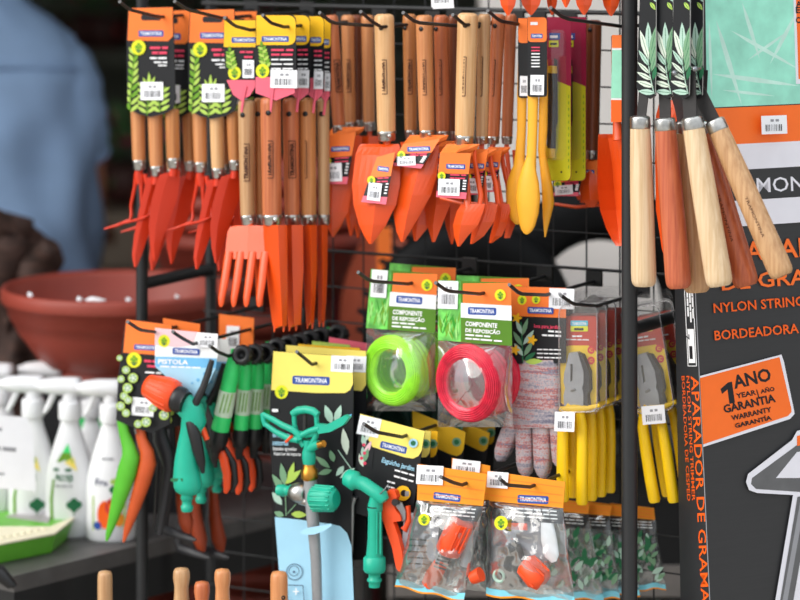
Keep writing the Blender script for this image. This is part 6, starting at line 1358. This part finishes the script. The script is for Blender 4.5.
m = MB(); m.bar(pn, [(377, 493, 12, .003), (375.5, 505, 15, 0), (375, 508, 16, 0), (375, 512, 14, 0), (375, 540, 15, 0), (374.5, 556, 17, 0)], M[tl], 18)
for dx in (-5.5, -2, 2, 5.5): m.bar(pn, [(375+dx, 512, 2, .008), (375+dx, 554, 2.2, .009)], M[tl], 6)
m.bar(pn, [(374.5, 506, 15.5, .0005), (374.5, 507, 15.5, .0005)], M['black_plastic'], 14); part(t, 'grip_stem', m)
m = MB(); m.bar(pn, [(374.5, 556, 18), (374.5, 558, 22.5), (374.5, 569, 23), (374.5, 572, 20), (374.5, 573, 12), (374.5, 578, 12), (374.5, 579, 15), (374.5, 581, 15), (374.5, 582, 12), (374.5, 587, 11)], M[tl], 18); part(t, 'hose_connector', m)
m = MB(); m.bar(pn, [(380, 494, 1.4, .012), (385, 489, 1.2, .014), (388, 484, 1.2, .012), (389, 490, 1.2, .01)], M['steel'], 6); m.bar(pl, [(355, 497, 6, .004), (353, 505, 4, .004), (352, 560, 1.5, .004)], M['steel'], 8); part(t, 'wire_clip', m, 'thin steel wire clip')
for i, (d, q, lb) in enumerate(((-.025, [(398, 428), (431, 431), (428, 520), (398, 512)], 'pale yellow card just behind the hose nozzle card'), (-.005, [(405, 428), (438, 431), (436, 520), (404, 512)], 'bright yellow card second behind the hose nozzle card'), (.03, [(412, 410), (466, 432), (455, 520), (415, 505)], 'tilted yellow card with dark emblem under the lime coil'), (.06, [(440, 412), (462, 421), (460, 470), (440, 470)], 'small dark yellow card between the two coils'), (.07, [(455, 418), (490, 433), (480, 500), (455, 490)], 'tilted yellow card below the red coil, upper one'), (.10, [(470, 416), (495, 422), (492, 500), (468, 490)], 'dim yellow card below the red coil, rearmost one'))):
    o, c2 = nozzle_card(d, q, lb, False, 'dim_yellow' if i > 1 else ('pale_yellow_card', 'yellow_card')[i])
pl3 = PL(.12); m = MB(); t = thing('coil_box', 'dark green hose reel behind the yellow cards', 'hose reel', pl3.p(395, 430)); m.prism(pl3, rrect(352, 403, 432, 440, 6, 3), .02, mat('dark_green_plastic', (12, 52, 44), .4)); part(t, 'reel_body', m)
m = MB(); m.torus(pl3.p(392, 424, .004), -N, .028, .006, M['dark_green_plastic'], 30, 8); part(t, 'reel_rim', m)
# ---- orange bypass pruner
pl = PL(-.075)
t = thing('hand_pruner', 'bright orange bypass pruner between the teal nozzle and the connector bag', 'pruner', pl.p(398, 568))
m = MB(); m.prism(pl, [(384, 495), (389, 489.5), (395, 491), (397, 497), (393, 505), (396, 511), (400, 516), (401, 521), (393, 522), (398, 536), (402, 552), (403, 566), (400, 573), (396, 568), (392, 548), (384, 524), (380, 512)], .010, M['orange_grip'], off=.005); part(t, 'handle', m)
m = MB(); m.bar(pl, [(408, 506, 5, -.004), (409, 520, 6, -.004), (405, 530, 6, -.004), (402, 527, 4, -.004)], M['orange_grip'], 10); part(t, 'rear_handle', m)
m = MB(); m.prism(pl, [(397, 500), (402, 503), (405.5, 511), (405.5, 519), (402, 521.5), (400, 512), (396, 507)], .002, M['steel'], off=.002); part(t, 'blade', m, 'grey curved steel blade')
m = MB(); m.bar(pl, [(395, 502, 7, .004), (395, 502.5, 7, .007)], M['dark_steel'], 12); part(t, 'pivot_bolt', m, 'dark pivot bolt')
# ================================================================ connector bags
def bag(d, hd, body, label, seed, contents=None, stick=None, bp=None, strip=True, leafy=False, lib=True, fat=1):
    """hd: header quad TL TR BR BL; body: bottom corners (x,y) right, left"""
    pl = PL(d); A, B, C, D = hd; e = lambda u, v: lerp(lerp(A, B, u), lerp(D, C, u), v); (rx, ry), (lx_, ly) = body
    t = thing('connector_bag', label, 'bag', pl.p((rx+lx_)/2, (ry+ly)/2), 'clear bags of hose connectors with orange headers')
    m = MB(); m.prism(pl, [A, B, C, D], .0012, M['amber_card'], off=.006); c = part(t, 'header', m); p = MB(); p.off = .0063
    if bp: p.brand(pl, *bp)
    for v in (.2, .5, .8): p.line(pl, e(.02, v), e(.98, v+.02), .5, M['orange_card'])
    if lib: part(c, 'print', p)
    if stick: part(c, 'price_sticker', MB().sticker(pl, *stick, .0085, seed))
    b = lambda u, v: lerp(lerp(D, C, u), lerp((lx_, ly), (rx, ry), u), v)
    m = MB(); m.prism(pl, [b(0, 0), b(1, 0), b(1, .17), b(0, .19)], .0005, M['black_card'], off=.003)
    p = m; p.off = .0035
    for v in (.05, .09, .13): p.greek(pl, b(.3, v+.01), b(.92, v), 1.3, M['white_print'], 6)
    part(t, 'top_band', m, 'black printed band')
    if contents: contents(t, pl, b)
    nx, ny = 26, 34; m = MB()
    for fr in (1, -1):
        vs = []
        for j in range(ny+1):
            for i in range(nx+1):
                u, v = i/nx, j/ny; ee = (max(0, math.sin(math.pi*u)*math.sin(math.pi*v)))**.55
                nz = noise.noise(Vector((u*4+seed, v*5, seed*1.3+fr)))*.6+.5-1.1*abs(noise.noise(Vector((u*7+v*4, v*5-u*3+seed, 2+fr))))-.5*abs(noise.noise(Vector((u*15-v*6, v*12+seed, 5+fr))))
                q = b(u, v); vs.append(pl.p(q[0]+1.4*noise.noise(Vector((v*5, seed, fr))), q[1], fr*(.022*ee*fat) + .0075*fat*nz*(.25+ee) + .003))
        m.add(vs, [(j*(nx+1)+i, j*(nx+1)+i+1, (j+1)*(nx+1)+i+1, (j+1)*(nx+1)+i) for j in range(ny) for i in range(nx)], M['clear_bag'], True)
    part(t, 'film_bag', m, 'clear crinkled film bag')
    if leafy:
        m = MB(); m.off = .012; rnd = random.Random(seed)
        for k in range(48):
            u, v = rnd.uniform(.05, .9), rnd.uniform(.3, .92); q = b(u, v); a_ = rnd.uniform(-2.6, -.5); l = rnd.uniform(8, 14)
            m.leaf(pl, q, (q[0]+l*math.cos(a_), q[1]+l*math.sin(a_)), l*.42, M[rnd.choice(('leaf_dark', 'leaf_dark', 'leaf_dark', 'leaf_sage', 'leaf_pale'))])
        part(t, 'leaf_print', m, 'green leaf print')
    if strip:
        m = MB(); nn = 12; vs = []
        for i in range(nn+1):
            for v in (.93, 1.0, 1.02):
                q = b(i/nn, v); vs.append(pl.p(q[0], q[1]+1.2*math.sin(i*1.1+seed), .007+.003*math.sin(i*.9+seed)))
        m.add(vs, [(3*i, 3*i+3, 3*i+4, 3*i+1) for i in range(nn)], mat('aqua_strip', (128, 208, 226), .4), True); m.add(vs, [(3*i+1, 3*i+4, 3*i+5, 3*i+2) for i in range(nn)], M['amber_card'], True); part(t, 'seal_strip', m, 'pale blue seal strip')
    return t
def connA(t, pl, b):
    m = MB(); q = [(441, 522, 22), (452, 525, 27), (463, 541, 26)]
    m.bar(pl, [(462, 522, 24, .008), (460, 527, 27, .008), (453, 542, 28, .008), (448, 551, 26, .008), (447, 554, 18, .008)], M['orange_grip'], 18)
    for dx in (-9, -5, 0, 5, 9): m.bar(pl, [(461+dx, 526+dx*.35, 2.2, .026-abs(dx)*.0006), (450+dx, 550+dx*.35, 2.4, .026-abs(dx)*.0006)], M['orange_grip'], 6)
    part(t, 'connector_nut', m, 'orange ribbed connector nut')
    m = MB(); m.bar(pl, [(443, 560, 14, .004), (438, 568, 16, .004), (433, 577, 18, .004), (428, 586, 15, .004)], M['orange_grip'], 14, sq=.7); part(t, 'coupling', m, 'orange coupling'); m = MB(); m.bar(pl, [(472, 578, 13, .002), (481, 574, 15, .002)], M['orange_grip'], 10); part(t, 'coupling', m, 'orange coupling')
    m = MB(); m.bar(pl, [(446, 548, 14, .002), (438, 570, 13, .002)], M['tool_grey'], 12); m.bar(pl, [(470, 530, 10, 0), (466, 566, 12, 0)], M['tool_grey'], 10)
    for i in range(7): q = lerp((449, 548), (440, 568), i/6); m.bar(pl, [(q[0]-6, q[1]-2, 2, .012), (q[0]+6, q[1]+2, 2, .012)], M['black_plastic'], 6)
    part(t, 'threaded_stem', m, 'grey threaded stem')
    m = MB(); m.off = .022; m.emblem(pl, 424, 519.5, 5.8); part(t, 'emblem', m, 'lime round emblem')
    m = MB(); m.prism(pl, [(404, 512), (440, 516), (436, 560), (400, 575)], .0006, mat('inner_leaflet', (150, 150, 156), .5), off=-.004); m.off = -.0035
    for k in range(5): m.greek(pl, (408, 540+6*k), (428, 541+6*k), 1.4, M['ink'], 3)
    part(t, 'leaflet', m, 'grey printed leaflet')
def connB(t, pl, b):
    m = MB(); m.bar(pl, [(545, 575, 16, .012), (541, 571, 24, .012), (529, 566, 25, .012), (522, 567, 22, .012)] if False else [(524, 562, 16, .01), (526, 564, 25, .01), (537, 576, 28, .01), (543, 580, 24, .01), (545, 582, 16, .01)], M['orange_grip'], 18)
    for dx in (-8, -3, 3, 8): m.bar(pl, [(526+dx, 564-dx, 2, .025), (541+dx, 579-dx, 2, .025)], M['orange_grip'], 6)
    part(t, 'connector_nut', m, 'orange ribbed connector nut')
    m = MB(); m.bar(pl, [(507, 526, 7, .008), (527, 527, 7, .008)], M['orange_grip'], 10, sq=.4); part(t, 'orange_band', m, 'orange band')
    m = MB(); m.bar(pl, [(511, 545, 22, .002), (513, 560, 30, .002), (510, 575, 30, .002), (506, 586, 20, .002)], M['black_plastic'], 14, sq=.5); m.bar(pl, [(504, 516, 8, .002), (512, 536, 9, .002), (516, 560, 9, .002)], M['black_plastic'], 10, sq=.5); part(t, 'tap_timer_body', m, 'black plastic body')
    m = MB(); m.bar(pl, [(499, 545, 10, .004), (498, 560, 10, .004)], M['tool_grey'], 10); m.torus(pl.p(499, 576, .014), -N, .0075, .0022, M['leaf_pale'], 24, 8); part(t, 'washer', m, 'pale rubber washer ring')
    m = MB(); m.off = .024; m.emblem(pl, 501, 523, 6.8); part(t, 'emblem', m, 'lime round emblem')
    m = MB(); m.prism(pl, [(492, 514), (545, 514), (548, 588), (490, 586)], .0006, M['inner_leaflet'], off=-.006); part(t, 'leaflet', m, 'grey printed leaflet')
    m = MB(); m.bar(pl, [(547, 522, 14, 0), (549, 540, 18, 0), (552, 556, 16, 0), (554, 562, 6, 0)], M['paper'], 12, sq=.3); part(t, 'paper_roll', m, 'white crumpled paper')
bag(-.075, [(418, 464), (487, 474), (483, 506), (417, 500)], ((464, 600), (395, 585)), 'left connector bag with orange ribbed nut and price sticker', 3, connA, (416.5, 465.5, 443, 484.5, 3), (447, 497, 27, 7, 7))
bag(-.03, [(452, 458), (490, 466), (489, 500), (450, 500)], ((488, 592), (446, 588)), 'connector bag between the two front bags, header in shadow', 11, None, (452, 460, 480, 474, 6), None, False)
bag(-.055, [(489, 471), (565, 482), (563, 508), (489, 501)], ((575, 603), (486, 594)), 'right front connector bag with slanted orange nut and black body', 6, connB, (487, 472, 508, 488, 4), (533, 499.5, 31, 8, 3, 'blue_print', 'TRAMONTINA'))
bag(.125, [(520, 494), (590, 503), (588, 514), (520, 508)], ((604, 600), (545, 596)), 'leaf printed bag just right of the front connector bag', 21, None, None, None, True, True, True, .35)
bag(.140, [(548, 498), (612, 506), (610, 516), (548, 511)], ((620, 598), (570, 596)), 'leaf printed bag second from the front bag', 31, None, None, None, True, True, True, .35)
bag(.155, [(580, 500), (630, 507), (628, 517), (580, 513)], ((640, 596), (594, 592)), 'leaf printed bag beside the rack post', 41, None, None, None, True, True, True, .35)
bag(.17, [(610, 503), (654, 508), (655, 520), (612, 516)], ((666, 588), (616, 590)), 'leaf printed bag showing right of the rack post', 51, None, None, None, True, True, True, .35)
# ================================================================ wooden poles in front
for i, (x, y, w_, mt, grooved) in enumerate(((105, 571, 15, 'wood_light_brown', 0), (181.5, 568, 17, 'wood_light_brown', 1), (202, 581.5, 16, 'wood_rose', 1), (222.5, 569, 16.5, 'wood_tan', 1), (279, 571.5, 17.5, 'wood_tan', 0))):
    Y = PL(-.16).Y(x, y)-.05; q = at(x, y, Y); k = Y/F; r = w_/2*k
    t = thing('tool_pole', ['leftmost wooden pole end under the table edge', 'pale grooved wooden pole end left of the other two', 'short reddish grooved wooden pole end in the middle', 'taller reddish wooden pole end beside the dark pots', 'reddish wooden pole end with a hole before the sprinkler card'][i], 'pole', (q.x, q.y, 0), 'wooden tool poles standing in front')
    m = MB(); pr = [(r, 0), (r, q.z-.06), (r*(.86 if grooved else 1), q.z-.034), (r*(.84 if grooved else 1), q.z-.026), (r, q.z-.014), (r*.96, q.z-.005), (r*.8, q.z-.001), (.0001, q.z+.001)]
    m.lathe((q.x, q.y, 0), pr, M[mt], 20); part(t, 'shaft', m)
    if i == 4: m = MB(); m.lathe(Vector((q.x+r*.5, q.y-r*.82, q.z-.033)), [(.0001, -.001), (.0028, -.001), (.003, .001), (.002, .0012), (.0001, -.0005)], M['black_plastic'], 10, axis=(.5, -.85, 0)); part(t, 'bore_shade', m)  # black disc painted for the dark inside the pole's hole
